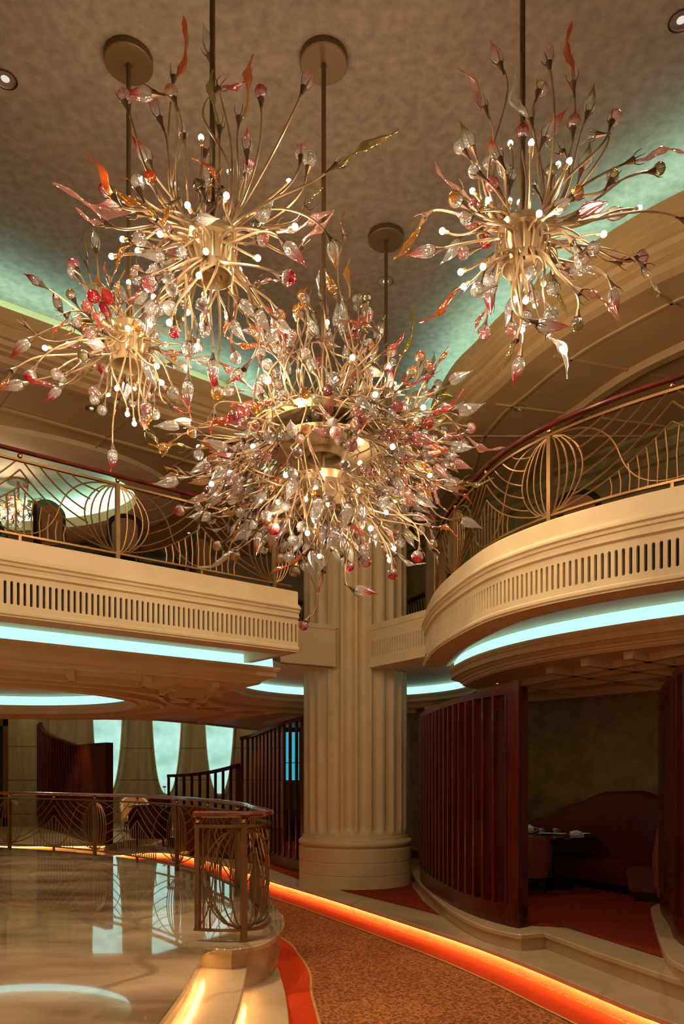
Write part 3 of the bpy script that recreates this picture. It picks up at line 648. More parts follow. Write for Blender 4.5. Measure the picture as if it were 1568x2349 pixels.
# ------------------------------------------------------------------ chandeliers
def teardrop(nr, amp, prof, n=32):
    bm = BM(); lathe(bm, prof, n, rf=lambda a, z: 1-amp*(.5-.5*math.cos(nr*a))); return bm
def bud_mesh():
    bm = teardrop(8, .20, [(r*.80, z) for r, z in [(1e-5,0),(.11,.015),(.19,.08),(.245,.18),(.265,.30),(.255,.42),(.22,.55),(.165,.68),(.105,.80),(.055,.90),(.03,.97),(.022,1.04),(1e-5,1.09)]])
    for v in bm.verts:
        if v.co.z > .5: v.co.x += .26*(v.co.z-.5)**1.6
    return bm
def ball_mesh():
    pr = [(max(1e-5, .5*math.sin(PI*i/11)), .5-.5*math.cos(PI*i/11)) for i in range(12)]
    return teardrop(12, .12, pr, 36)
def leaf_mesh(seed):
    r = random.Random(seed); bm = BM(); n = 26; rows = []
    tw = r.choice((-1, 1))*r.uniform(1.1, 1.9)*PI; ph = r.random()*6; bend = r.uniform(-.12, .12)
    for i in range(n+1):
        t = i/n; wd = .082*math.sin(PI*min(1, t*1.02))**.8*(1-.45*math.sin(2*PI*t*1.5+ph)**2)+.012; th = .016+.004*(1-t)
        a = tw*t+ph; d = Vector((math.cos(a), math.sin(a), 0)); e = Vector((-math.sin(a), math.cos(a), 0))
        c = Vector((bend*math.sin(PI*t)+.03*math.sin(5*t+ph), .05*math.sin(2*PI*t+ph), t))
        rows.append([bm.verts.new(c+d*wd+e*0), bm.verts.new(c+d*wd*.5+e*th), bm.verts.new(c+e*th*.4), bm.verts.new(c-d*wd*.5+e*th), bm.verts.new(c-d*wd), bm.verts.new(c-d*wd*.5-e*th*.3), bm.verts.new(c-e*th), bm.verts.new(c+d*wd*.5-e*th*.3)])
    for a, b in zip(rows, rows[1:]):
        for k in range(8): bm.faces.new((a[k], a[(k+1) % 8], b[(k+1) % 8], b[k]))
    bm.faces.new(rows[0]); bm.faces.new(rows[-1]); return bm
def to_mesh(name, bm, m):
    bmesh.ops.remove_doubles(bm, verts=bm.verts, dist=1e-5); bmesh.ops.recalc_face_normals(bm, faces=bm.faces)
    me = bpy.data.meshes.new(name); bm.to_mesh(me); bm.free(); me.materials.append(m)
    for p in me.polygons: p.use_smooth = True
    return me
GM = {}
for c in GL:
    GM['u', c] = [to_mesh('glass_bud', bud_mesh(), GL[c])]; GM['b', c] = [to_mesh('glass_ball', ball_mesh(), GL[c])]
    GM['l', c] = [to_mesh('glass_leaf', leaf_mesh(s), GLL[c]) for s in (3, 5, 8)]
bmB = BM(); lathe(bmB, [(1e-5,-1.0),(.45,-.9),(.85,-.5),(1,0),(.8,.6),(.4,.95),(1e-5,1.15)], 10); BULBM = to_mesh('light_bulb', bmB, BULB)
NM = {'u': 'glass_bud', 'b': 'glass_ball', 'l': 'glass_leaf'}
SIZE = {'u': .185, 'b': .086, 'l': .36}
def bezier(p0, p1, p2, p3, n):
    return [p0*(1-t)**3+p1*3*t*(1-t)**2+p2*3*t*t*(1-t)+p3*t**3 for t in [i/n for i in range(n+1)]]
def align(d):
    return d.to_track_quat('Z', 'Y').to_matrix().to_4x4()
class Chandelier:
    def __init__(s, label, hubpx, hubpy, Y, hubr, hubh, ztop=Z_CL, R=.95, k=1.0, group='flower chandeliers', sr=.0088):
        s.c = W(hubpx, hubpy, Y); s.Y = Y; s.hubr = hubr; s.hubh = hubh; s.R = R; s.k = k; s.n = 0; s.rnd = random.Random(int(hubpx*7+hubpy))
        s.t = thing('chandelier', label, 'chandelier', tuple(s.c), group=group)
        h = ztop-s.c.z; t = s.t
        b = BM(); lathe(b, [(.019,-hubh*.4),(.019,h-.03)], 14); link('rod', b, CHAMPD, t)
        b = BM(); cr = .19; lathe(b, [(1e-5,h-.055),(.03,h-.055),(.03,h-.06),(cr-.008,h-.06),(cr,h-.052),(cr,h-.004),(cr-.02,h-.001)], 48); link('canopy', b, CHAMPD, t, ang=.4)
        b = BM(); r = hubr
        lathe(b, [(.02,hubh*.55),(r*.30,hubh*.5),(r*.55,hubh*.42),(r*.92,hubh*.36),(r*1.04,hubh*.30),(r*1.04,hubh*.16),(r*.9,hubh*.12),(r*.9,-hubh*.55),(r*.84,-hubh*.56),(r*.82,-hubh*.2),(.02,-hubh*.15)], 40); link('hub', b, CHAMP, t, ang=.5)
        b = BM()
        for i in range(18):
            a = 2*PI*i/18; d = Vector((math.cos(a), math.sin(a), 0))
            tube(b, [d*r*.9+Vector((0,0,hubh*.05)), d*r*1.12+Vector((0,0,hubh*.04)), d*r*1.15+Vector((0,0,-hubh*.2)), d*r*.93+Vector((0,0,-hubh*.4))], .008, 5)
        link('hub_brackets', b, STEM, t)
        s.ports = None; s.sr = sr; s.wob = .16
    def target(s, px, py, depth=None):
        ppm = F/s.Y; dx = (px-(CX+s.c.x/s.Y*F))/ppm; q = W(px, py, s.Y)-s.c
        rad = math.hypot(q.x, q.z)
        if depth is None:
            R = max(s.R, rad*1.04); dm = math.sqrt(max(0, R*R-rad*rad)); depth = s.rnd.uniform(-1, 1)*dm*.75
        Y = s.Y+depth; return W(px, py, Y)-s.c
    def stem_pts(s, base, d):
        rd = Vector((base.x, base.y, 0)); 
        if rd.length < .05: a = s.rnd.random()*2*PI; rd = Vector((math.cos(a), math.sin(a), 0))
        rd.normalize(); a = s.rnd.uniform(-.5, .5); rd = Matrix.Rotation(a, 3, 'Z') @ rd
        up = base.z > 0
        el = math.atan2(base.z, math.hypot(base.x, base.y))
        p0 = rd*s.hubr*(.75 if up else .85)+Vector((0,0,(.3 if up else -.05 if el > -.6 else -.4)*s.hubh))
        if s.ports:
            pr = sorted(s.ports, key=lambda q: abs(q[1]-base.z*.5)+s.rnd.random()*.45)[0]; p0 = rd*pr[0]+Vector((0,0,pr[1]))
        L = max(.12, (base-p0).length)
        t0 = (rd*math.cos(el*.7)+Vector((0,0,math.sin(el*.85)))).normalized()
        w_ = Vector((s.rnd.uniform(-1,1), s.rnd.uniform(-1,1), s.rnd.uniform(-1,1)))*s.wob*L
        return bezier(p0, p0+t0*L*.42+w_, base-d*L*.36-w_*.6, base, 14)
    def stem(s, bm, pts, calyx=True):
        r = s.sr*s.k; n = len(pts)
        tube(bm, pts, [r*(1.12-.35*i/(n-1)) for i in range(n)], 6)
        if calyx:
            d = (pts[-1]-pts[-3]).normalized(); M = Matrix.Translation(pts[-1]) @ align(d)
            lathe(bm, [(r*.75,-.085*s.k),(r*.9,-.05*s.k),(.018*s.k,-.012*s.k),(.024*s.k,.006*s.k),(.016*s.k,.016*s.k)], 9, mi=1, M=M)
            for q in range(4):
                a = q*PI/2+.4; e = Vector((math.cos(a), math.sin(a), 0))
                tube(bm, [M @ (e*.016*s.k), M @ (e*.037*s.k+Vector((0,0,.035*s.k))), M @ (e*.041*s.k+Vector((0,0,.07*s.k)))], [.0036*s.k,.0028*s.k,.0016*s.k], 4, mi=1)
    def add(s, ty, c, px, py, ang=None, tip=None, depth=None, sz=1.0, bm=None):
        size = SIZE[ty]*s.k*sz*s.rnd.uniform(.92, 1.1)
        pos = s.target(px, py, depth)
        if tip is not None:
            tp = s.target(tip[0], tip[1], pos.y+(s.c.y-s.Y)+s.rnd.uniform(-.08, .08)); d = (tp-pos); size = d.length; d.normalize(); base = pos
        else:
            if ang is None:
                d = Vector((pos.x, pos.y*.6, pos.z))
                if d.length < .1: d = Vector((0,-1,-.2))
            else: d = Vector((math.cos(math.radians(ang)), s.rnd.uniform(-.3,.3), math.sin(math.radians(ang))))
            d = (d.normalized()+Vector((s.rnd.uniform(-.2,.2), s.rnd.uniform(-.2,.2), s.rnd.uniform(-.2,.2)))*(1 if ang is None else .15)).normalized()
            base = pos-d*size*.5
        pts = s.stem_pts(base, d); own = bm is None
        if own: bm = BM()
        s.stem(bm, pts, calyx=True)
        M = Matrix.Translation(base+d*.004) @ align(d) @ Matrix.Rotation(s.rnd.random()*6.28, 4, 'Z')
        if own:
            st = link('stem', bm, [STEM, CALYX], s.t)
            g = bpy.data.objects.new(NM[ty], s.rnd.choice(GM[ty, c])); COL.objects.link(g); g.parent = st
            wx = size if ty != 'l' else min(size, .30+size*.3)
            g.matrix_local = M @ Matrix.Diagonal((wx, wx, size, 1)); g['label'] = GNAME[c]+' glass '+NM[ty][6:]
        else: s.extra.append((ty, c, M, size))
    def lamp(s, px, py, depth=None, bm=None, big=1.0):
        pos = s.target(px, py, depth); d = Vector((pos.x, pos.y, pos.z)).normalized()
        r = .019*s.k*big; pts = s.stem_pts(pos-d*r*1.2, d); b = BM(); s.stem(b, pts, calyx=False)
        M = Matrix.Translation(pos) @ align(d); lathe(b, [(.008*s.k,-.05*s.k),(.013*s.k,-.045*s.k),(.013*s.k,-.012*s.k),(.006*s.k,-.008*s.k)], 8, mi=1, M=M)
        st = link('lamp_stem', b, [STEM, CHAMP], s.t); g = bpy.data.objects.new('light_bulb', BULBM); COL.objects.link(g); g.parent = st
        g.matrix_local = M @ Matrix.Diagonal((r, r, r, 1))
    def fill(s, n, rx, rz, cz=0, col='cccccpppaaagor', types='ubbuubl', zmin=-9, zmax=9, cx=0):
        """many further stems, merged"""
        s.extra = []; bm = BM()
        for _ in range(n):
            while True:
                a = s.rnd.random()*2*PI; zz = s.rnd.uniform(-1, 1); rr = s.rnd.uniform(.42, 1)**.6
                v = Vector((math.cos(a)*math.sqrt(1-zz*zz)*rx*rr+cx, math.sin(a)*math.sqrt(1-zz*zz)*rx*rr*.9, zz*rz*rr+cz))
                if zmin < v.z < zmax: break
            s.pos_add(v, s.rnd.choice(types), s.rnd.choice(col), bm)
        by = {}
        mats = [STEM, CALYX]; idx = {}
        for ty, c, M, size in s.extra:
            key = (ty, c); m = (GLL if ty == 'l' else GL)[c]
            if m.name not in idx: idx[m.name] = len(mats); mats.append(m)
            src = s.rnd.choice(GM[key]); tmp = bmesh.new(); tmp.from_mesh(src)
            wx = size if ty != 'l' else min(size, .30+size*.3)
            tmp.transform(M @ Matrix.Diagonal((wx, wx, size, 1)))
            for f in tmp.faces: f.material_index = idx[m.name]
            me = bpy.data.meshes.new('t'); tmp.to_mesh(me); tmp.free(); bm.from_mesh(me); bpy.data.meshes.remove(me)
        me = bpy.data.meshes.new('stem'); bmesh.ops.recalc_face_normals(bm, faces=bm.faces); bm.to_mesh(me); bm.free()
        for m in mats: me.materials.append(m)
        for p in me.polygons: p.use_smooth = True
        o = bpy.data.objects.new('stem', me); COL.objects.link(o); o.parent = s.t; o['kind'] = 'stuff'; o['label'] = 'dense inner stems tipped with small glass buds, balls and leaves'
        return o
    def pos_add(s, pos, ty, c, bm):
        size = SIZE[ty]*s.k*s.rnd.uniform(.85, 1.1)*(.7 if ty == 'l' else 1); d = (Vector((pos.x, pos.y, pos.z*.9))+Vector((s.rnd.uniform(-1,1), s.rnd.uniform(-1,1), s.rnd.uniform(-1,1)))*.45*s.R).normalized()
        base = pos-d*size*.5; pts = s.stem_pts(base, d); s.stem(bm, pts); M = Matrix.Translation(base+d*.004) @ align(d) @ Matrix.Rotation(s.rnd.random()*6.28, 4, 'Z')
        s.extra.append((ty, c, M, size))
    def glow(s, spots, power):
        for x, y, z in spots: light('chandelier_glow', 'POINT', (x, y, z), power, WARM, .04, parent=s.t)
def feed(ch, items, bulbs):
    for it in items:
        ty, c = it[0], it[1]
        if ty == 'l': ch.add('l', c, it[2], it[3], tip=(it[4], it[5]))
        elif len(it) == 5: ch.add(ty, c, it[2], it[3], ang=it[4])
        else: ch.add(ty, c, it[2], it[3])
    for x, y in bulbs: ch.lamp(x, y)
G6 = [(.55,.1,.30),(-.55,-.1,.32),(.05,-.55,-.25),(-.1,.55,-.1),(.35,.35,-.55),(-.38,-.35,-.6)]
# --- nearest, left
A = Chandelier('near chandelier at upper left on the thick rod without visible canopy', 487, 575, 5.04, .155, .32, R=.85)
feed(A, [('u','p',706,180,72),('u','r',326,345,118),('u','r',354,238,110),('b','p',285,222,100),('u','r',322,216,170),('u','c',475,92,95),('b','r',598,213,90),('b','c',418,300,100),
 ('u','p',568,325,88),('b','p',690,350,90),('b','c',709,366,80),('b','r',243,435,150),('u','p',253,470,175),('b','c',316,420,100),('b','a',393,213,110),('u','c',470,405,90),('b','p',570,385,70),
 ('b','r',447,525,80),('b','c',523,507,70),('b','p',383,530,150),('b','p',601,550,10),('u','p',675,580,-50),('b','r',660,637,-20),('u','a',765,585,-80),('u','a',410,580,-130),('u','c',575,710,-30),
 ('b','a',640,725,-60),('b','c',390,705,-100),('b','r',400,760,-90),('u','c',603,738,-60),('u','r',470,740,-90),('b','a',318,745,-120),('u','c',352,585,175),('b','c',432,800,-95),('u','r',488,858,-88),('b','c',540,820,-70),
 ('u','p',430,905,-92),('b','a',498,900,-90),('u','c',545,760,-60),('b','p',345,650,-150),
 ('l','o',398,178,424,35),('l','r',500,205,578,160),('l','a',548,272,578,122),('l','g',503,295,487,155),('l','r',472,350,503,292),('l','o',262,452,200,350),('l','o',320,450,283,405),
 ('l','p',318,492,122,430),('l','p',245,515,175,480),('l','a',362,512,262,436),('l','p',635,520,766,482),('l','p',692,570,764,490),('l','g',770,380,909,291),('l','c',385,690,402,628),('l','r',600,700,658,792),
 ('l','g',700,480,742,430),('l','c',660,560,700,600),('l','p',590,652,640,640),('l','r',560,845,520,880),('l','g',350,560,388,580)],
 [(461,316),(526,394),(564,397),(341,416),(401,425),(463,452),(430,471),(519,449),(662,417),(480,499),(367,537),(281,549),(676,520),(316,575),(256,588),(472,577),(591,592),(549,619),(456,632),(481,634),(507,650),(562,641),(468,676),(430,716),(463,745),(521,727),(452,795),(388,740)])
A.fill(30, .62, .62, cz=-.12, types='bbul'); A.glow(G6, CH_W)
# --- nearest, right
B = Chandelier('near chandelier at upper right, standing clear of the others on the second thick rod', 1198, 555, 5.04, .155, .32, R=.85)
feed(B, [('u','p',1137,125,105),('u','p',1259,120,85),('b','a',1240,203,60),('u','g',1355,232,75),('b','p',1409,270,60),('b','o',1316,280,85),('u','o',1270,288,50),('b','r',1198,303,90),('u','g',1070,312,120),('b','c',1055,337,130),
 ('u','o',1133,345,110),('b','c',1089,393,130),('b','c',1120,375,115),('u','a',1150,378,110),('b','c',1168,405,95),('b','a',1046,458,150),('b','c',1070,500,165),('b','g',1404,405,70),('b','g',1510,388,20),
 ('u','g',1345,362,70),('b','g',1263,395,80),('u','p',1420,490,10),('u','p',968,578,195),('u','c',1036,578,235),('b','r',1168,500,120),('b','c',1199,572,-90),('b','p',1064,580,200),('b','c',1122,640,-110),('u','r',1120,682,-70),
 ('b','p',1110,762,-95),('b','p',1470,592,10),('u','r',1408,690,-85),('b','g',1323,742,-90),('b','p',1172,754,-95),('u','p',1265,748,-15),('b','c',1205,730,-90),('u','r',1186,850,-100),('u','c',1290,470,40),('b','a',1125,600,-160),('b','c',1262,720,-70),
 ('l','p',1112,250,1054,155),('l','o',1314,192,1306,53),('l','c',1216,278,1180,150),('l','p',1062,440,998,370),('l','p',1450,368,1568,345),('l','p',1318,500,1388,468),('l','a',975,495,905,588),('l','c',1312,555,1371,642),
 ('l','r',1420,602,1478,608),('l','c',1474,610,1516,668),('l','g',1268,605,1299,722),('l','p',1328,670,1424,735),('l','c',1255,765,1303,862),('l','g',1183,780,1152,850),('l','o',1062,660,965,742),('l','r',1128,690,1088,760),('l','c',1370,310,1330,330),
 ('l','c',1290,350,1250,330)],
 [(1170,329),(1218,328),(1280,377),(1305,370),(1083,438),(1119,460),(1168,460),(1191,464),(1172,493),(1236,490),(1466,477),(1384,537),(1014,530),(1107,612),(1056,624),(1063,657),(1165,582),(1241,582),(1247,612),(1202,635),(1246,651),(1181,686),(1205,690),(1227,700),(1197,757)])
B.add('l', 'c', 1570, 505, tip=(1660, 520)); B.fill(18, .55, .55, cz=-.05, types='bbu'); B.glow(G6, CH_W)
# --- left, under the left canopy
C_ = Chandelier('chandelier at the left below the left round canopy, lowest stems over the balcony railing', 295, 785, 6.02, .155, .34, R=.9, sr=.0076)
feed(C_, [('u','r',78,641,140),('u','r',130,691,115),('b','a',163,677,120),('b','r',170,608,120),('b','c',166,625,130),('u','c',219,552,95),('u','r',46,797,215),('b','r',70,862,-110),('u','p',27,885,190),('u','r',122,905,235),('b','r',238,845,-140),
 ('b','p',217,900,-120),('u','r',185,838,190),('b','g',192,817,180),('b','c',252,680,100),('u','a',230,665,110),('b','g',185,732,160),('b','a',228,730,140),('b','a',315,865,-80),('b','c',353,768,10),('b','p',338,820,-40),('b','p',336,902,-70),
 ('b','p',335,936,-75),('b','p',330,966,-80),('u','r',258,1055,-90),('u','a',312,630,88),('u','c',345,860,-70),('b','a',392,815,-10),('b','c',355,620,60),('b','p',300,700,90),('u','c',420,840,-15),('b','c',395,900,-35),('u','a',372,700,60),
 ('l','g',198,600,192,520),('l','r',170,745,150,770),('l','p',213,788,125,782),('l','r',140,885,40,890),('l','a',275,915,262,952),('l','g',335,985,372,1040),('l','g',330,710,335,650),('l','r',330,650,290,690),('l','a',350,900,395,930),('l','r',392,930,440,945),
 ('l','r',238,760,190,700),('l','c',60,745,50,730),('l','r',250,640,240,600),('l','a',30,850,-30,900),('l','p',360,800,420,820)],
 [(103,798),(157,785),(252,650),(295,648),(352,681),(270,728),(293,753),(308,748),(248,904),(268,891),(310,891),(292,950),(308,972),(320,812),(360,840),(371,878),(380,790),(427,845),(345,745)])
C_.fill(30, .6, .6, cz=-.1, types='bbul'); C_.glow(G6, CH_W)
# --- the great middle one
D_ = Chandelier('great middle chandelier below the centre canopy, widest and densest of them', 742, 985, 6.02, .16, .42, R=1.15, sr=.0066)
tD = D_.t; D_.ports = [(.12,.14),(.30,.10),(.455,.02),(.455,-.02),(.415,-.16),(.415,-.18),(.295,-.44),(.295,-.48),(.16,-.46)]; D_.wob = .30
def hoop(r, z, h, th=.012):
    b = BM(); lathe(b, [(r-th,z-h/2),(r,z-h/2),(r,z+h/2),(r-th,z+h/2),(r-th,z-h/2)], 56); link('hoop', b, CHAMP, tD, ang=.5)
    b = BM()
    for i in range(8):
        a = 2*PI*i/8; d = Vector((math.cos(a), math.sin(a), 0)); tube(b, [d*.1+Vector((0,0,z)), d*(r-.005)+Vector((0,0,z))], .010, 4)
    link('spokes', b, CHAMP, tD, smooth=False)
hoop(.46, .0, .07); hoop(.42, -.16, .05); hoop(.30, -.46, .06)
b = BM(); lathe(b, [(.02,.12),(.12,.10),(.125,.02),(.12,-.05),(.16,-.15),(.165,-.16),(.15,-.155),(.11,-.06),(.02,-.05)], 40); link('lamp_cup', b, CREAM, tD, ang=.5)
b = BM(); lathe(b, [(.15,-.36),(.17,-.37),(.17,-.48),(.12,-.52),(.02,-.53)], 40); link('lower_hub', b, CHAMP, tD, ang=.5)
b = BM(); lathe(b, [(.016,-.5),(.016,-.1)], 10); link('lower_rod', b, CHAMP, tD)
feed(D_, [('b','g',822,703,95),('b','g',820,684,95),('u','a',787,745,95),('u','r',845,728,60),('u','g',871,755,70),('b','c',845,790,60),('b','a',804,780,90),('b','o',898,805,60),('b','o',963,820,80),('b','o',980,842,60),('b','a',945,855,60),
 ('u','r',893,868,80),('u','c',1052,865,25),('u','c',1078,938,5),('b','p',1078,982,0),('u','c',1056,1026,-5),('u','o',994,1028,-5),('u','a',1034,1066,-55),('u','a',1042,1112,-15),('u','c',1078,1200,-15),('b','a',992,1248,-100),('b','r',957,1276,-110),
 ('b','r',900,1316,-80),('u','r',837,1356,-10),('b','r',697,1434,-120),('b','g',675,1310,-110),('b','r',800,1298,-60),('b','p',837,1287,-40),('b','a',500,1252,200),('b','a',538,1272,240),('u','c',568,1215,-100),('u','a',592,1246,-100),('b','o',616,1194,-100),
 ('b','r',628,1212,-100),('u','a',622,1236,-95),('b','a',643,1258,-95),('b','a',643,1280,-95),('b','r',413,1171,190),('b','a',458,1150,170),('u','c',460,1184,175),('b','a',517,1175,0),('u','c',384,1108,200),('b','o',480,1125,200),('b','p',508,1125,200),
 ('u','a',540,1140,30),('b','c',455,1042,-90),('b','a',443,992,180),('u','c',385,976,185),('u','a',415,970,180),('b','r',617,1023,-100),('u','c',462,826,180),('u','o',530,852,150),('b','c',597,810,90),('b','c',635,857,100),('b','a',620,880,100),
 ('u','a',518,898,180),('u','p',575,760,170),('b','a',712,762,90),('u','c',712,830,110),('u','c',640,985,-100),('u','c',802,950,-80),('b','o',840,968,-60),('u','o',912,1080,-10),('b','a',920,980,20),('b','a',724,1125,-90),('u','c',728,1168,-100),
 ('l','a',795,690,800,590),('l','a',790,545,792,480),('l','o',860,755,790,740),('l','r',880,808,926,765),('l','g',917,820,949,703),('l','o',990,855,1024,796),('l','r',925,885,998,865),('l','r',985,962,1064,898),('l','p',1060,1000,1155,1030),
 ('l','r',1050,985,1060,1020),('l','g',1060,1108,1132,1100),('l','r',1045,1130,1085,1155),('l','p',985,1110,1024,1175),('l','o',985,1205,1050,1228),('l','c',990,1260,1006,1292),('l','c',905,1272,975,1295),('l','o',700,1270,622,1320),('l','o',742,1310,728,1368),
 ('l','c',540,1262,455,1305),('l','a',555,1185,512,1255),('l','p',440,1092,365,1093),('l','a',415,1085,376,1068),('l','a',430,1030,340,1020),('l','a',405,1000,370,1045),('l','r',490,950,488,1030),('l','r',640,905,530,932),('l','o',615,800,520,778),
 ('l','a',690,720,700,660),('l','p',870,1200,905,1255),('l','o',662,1062,620,1135),('l','r',800,1200,845,1255),('l','c',455,1195,456,1222),('l','c',520,1210,472,1212)],
 [(455,1025),(485,1110),(525,1032),(580,1024),(609,1075),(617,960),(708,745),(750,740),(808,820),(732,1275),(705,1223),(637,1152),(700,1145),(751,1156),(825,1062),(900,1025),(905,1148),(985,1090),(981,1110),(850,1212),(885,1175),(903,1258),(893,1285),(970,935),(914,896),(684,852),(677,723),(797,1066),(738,1112),(770,870),(560,1000),(655,1090),(930,1080),(860,905)])
D_.fill(260, 1.08, .62, cz=-.42, zmax=.25)
D_.fill(90, .62, .85, cz=.3, zmin=-.1, types='uubbl')
D_.glow([(.5,.1,.5),(-.5,-.1,.35),(.85,.25,-.1),(-.8,.3,-.25),(0,-.85,-.35),(.3,.5,-.75),(-.3,-.45,-.85),(.6,-.3,-.85),(.1,.6,.2)], CH_W*.8)
# --- behind, under the small far canopy
E_ = Chandelier('farther chandelier half hidden behind the great middle one, below the small far canopy', 885, 1010, 8.0, .155, .36, R=.95, sr=.007)
E_.fill(110, .95, .85, cz=-.05)
for x, y in ((850,870),(905,880),(930,940),(955,1000),(870,960),(900,1060),(955,1075),(935,1130),(840,1110),(880,1160)): E_.lamp(x, y)
E_.glow(G6[:4], CH_W)
# --- beyond the balcony, in the second dome
F_ = Chandelier('small distant chandelier under the teal lit dome beyond the left balcony', 42, 1165, 13.6, .14, .3, ztop=Z_RB+.5, R=.6, k=1.2)
F_.fill(36, .45, .4, cz=0)
for x, y in ((42,1150),(30,1170),(58,1175),(48,1192),(22,1185)): F_.lamp(x, y, big=1.6)
F_.glow([(.2,-.3,0),(-.2,-.3,-.2)], CH_W*1.3)
light('balcony_fill', 'POINT', (-5.6,10.6,4.75), 34, WARM, .15)  # added fill without a fixture, brightens the left upper soffit

# ------------------------------------------------------------------ seating and tables
def tub_chair(name, label, x, y, z, rz, m, w_=.62, d_=.60, h=.85, seat=.42, group=None, back=None):
    t = thing(name, label, 'chair', (x, y, z), rz, group)
    b = BM(); pr = [(w_*.36,seat-.14),(w_*.40,seat-.12),(w_*.42,seat-.05),(w_*.40,seat),(w_*.3,seat+.02),(1e-5,seat+.02)]; lathe(b, [(1e-5,seat-.14)]+pr, 28); link('seat', b, m, t)
    b = BM(); n = 20; rows = []
    for i in range(n+1):
        a = math.radians(-20+220*i/n); hh = seat+.14+(h-seat-.14)*math.sin(PI*i/n)**.6
        ro, ri = w_*.5, w_*.5-.07; ca, sa = math.cos(a), math.sin(a)
        rows.append([b.verts.new((r*ca, r*sa*d_/w_, zz)) for r, zz in ((ro*.93,.22),(ro*1.03,hh*.6),(ro*1.05,hh-.03),(ro,hh),(ri,hh-.01),(ri-.01,hh*.6),(ri,.22))])
    for a, c in zip(rows, rows[1:]):
        for k in range(7): b.faces.new((a[k], c[k], c[(k+1) % 7], a[(k+1) % 7]))
    b.faces.new(rows[0]); b.faces.new(rows[-1]); link('backrest', b, back or m, t, ang=.8)
    for sx in (-1, 1):
        for sy in (-1, 1):
            b = BM(); tube(b, [(sx*w_*.30, sy*d_*.28, seat-.13), (sx*w_*.33, sy*d_*.32, 0)], [.022,.014], 8); link('leg', b, BLACKW, t)
    return t
def round_table(label, x, y, z, r, h=.75, m=BLACKW):
    t = thing('round_table', label, 'table', (x, y, z))
    b = BM(); lathe(b, [(1e-5,h-.035),(r-.03,h-.035),(r,h-.02),(r,h-.006),(r-.006,h),(1e-5,h)], 48); link('tabletop', b, m, t, ang=.5)
    b = BM(); lathe(b, [(r*.5,0),(r*.5,.02),(r*.2,.06),(.07,.12),(.06,h-.15),(.16,h-.035)], 28); link('pedestal', b, m, t)
    return t
def swoop_sofa(label, pts, z, hs, m, seat_off=.42, hseat=.44, side=1, edge=None):
    """curved banquette: back shell whose height follows hs, seat in front"""
    t = thing('curved_sofa', label, 'sofa', (pts[0].x, pts[0].y, z)); o = pts[0]; n = len(pts); N = normals(pts)
    def ht(f):
        x = f*(len(hs)-1); i = min(int(x), len(hs)-2); k = x-i; k = k*k*(3-2*k); return hs[i]*(1-k)+hs[i+1]*k
    b = BM(); rows = []
    for i, (p, nn) in enumerate(zip(pts, N)):
        H = ht(i/(n-1)); q = p-o
        rows.append([b.verts.new((q.x+nn.x*d*side, q.y+nn.y*d*side, zz)) for d, zz in ((0,.10),(-.02,H*.6),(-.01,H-.04),(.03,H),(.09,H-.01),(.13,H-.06),(.16,H*.6),(.18,.10))])
    for a, c in zip(rows, rows[1:]):
        for k in range(8): b.faces.new((a[k], c[k], c[(k+1) % 8], a[(k+1) % 8]))
    b.faces.new(rows[0]); b.faces.new(rows[-1]); link('backrest', b, m, t, ang=.8)
    b = BM(); rows = []
    for p, nn in zip(pts, N):
        q = p-o; rows.append([b.verts.new((q.x+nn.x*d*side, q.y+nn.y*d*side, zz)) for d, zz in ((.12,.12),(.12,hseat),(.14+seat_off*.9,hseat),(.18+seat_off,hseat-.03),(.19+seat_off,hseat-.10),(.15+seat_off,.12))])
    for a, c in zip(rows, rows[1:]):
        for k in range(6): b.faces.new((a[k], c[k], c[(k+1) % 6], a[(k+1) % 6]))
    b.faces.new(rows[0]); b.faces.new(rows[-1]); link('seat', b, m, t, ang=.8)
    b = BM(); rows = []
    for p, nn in zip(pts, N):
        q = p-o; rows.append([b.verts.new((q.x+nn.x*d*side, q.y+nn.y*d*side, zz)) for d, zz in ((.06,0),(.06,.12),(.1+seat_off,.12),(.1+seat_off,0))])
    for a, c in zip(rows, rows[1:]):
        for k in range(3): b.faces.new((a[k], c[k], c[k+1], a[k+1]))
    b.faces.new(rows[0]); b.faces.new(rows[-1]); link('plinth', b, BLACKW, t, ang=.5)
    return t
# booth on the right
ZB = -.184
round_table('black round table in the right hand booth with china on it', 2.98, 10.88, ZB, .66)
swoop_sofa('dark red curved booth sofa with a high swooping back against the olive wall', cat([(2.70,12.1),(3.15,11.8),(3.65,11.3),(4.02,10.75),(4.22,10.2),(4.22,9.7),(4.08,9.4)], .1), ZB, [.74,.95,1.18,1.36,1.38,1.30,1.18], REDSOFA, side=-1, seat_off=.34)
sf = [o for o in COL.objects if o.name.startswith('curved_sofa')][0]; b = BM(); inv = Vector(sf.location)
tube(b, [Vector(q)-inv for q in ((4.00,9.30,ZB+.12),(3.96,9.30,ZB+.3),(3.97,9.32,ZB+.6),(4.02,9.34,ZB+.9),(4.12,9.38,ZB+1.1),(4.16,9.40,ZB+1.17))], [.13,.15,.15,.14,.12,.05], 16); link('end_cushion', b, ORSOFA, sf)['label'] = 'rust coloured end cushion'
tub_chair('armchair', 'rust coloured armchair tucked at the booth table, beside the tall curved screen', 2.52, 10.35, ZB, PI, ORSOFA, .60, .58, .78, group=None)
tz = ZB+.75
def small(name, label, cat_, bm, m, group=None, ang=.6): return tag(link(name, bm, m, ang=ang), label, cat_, group)
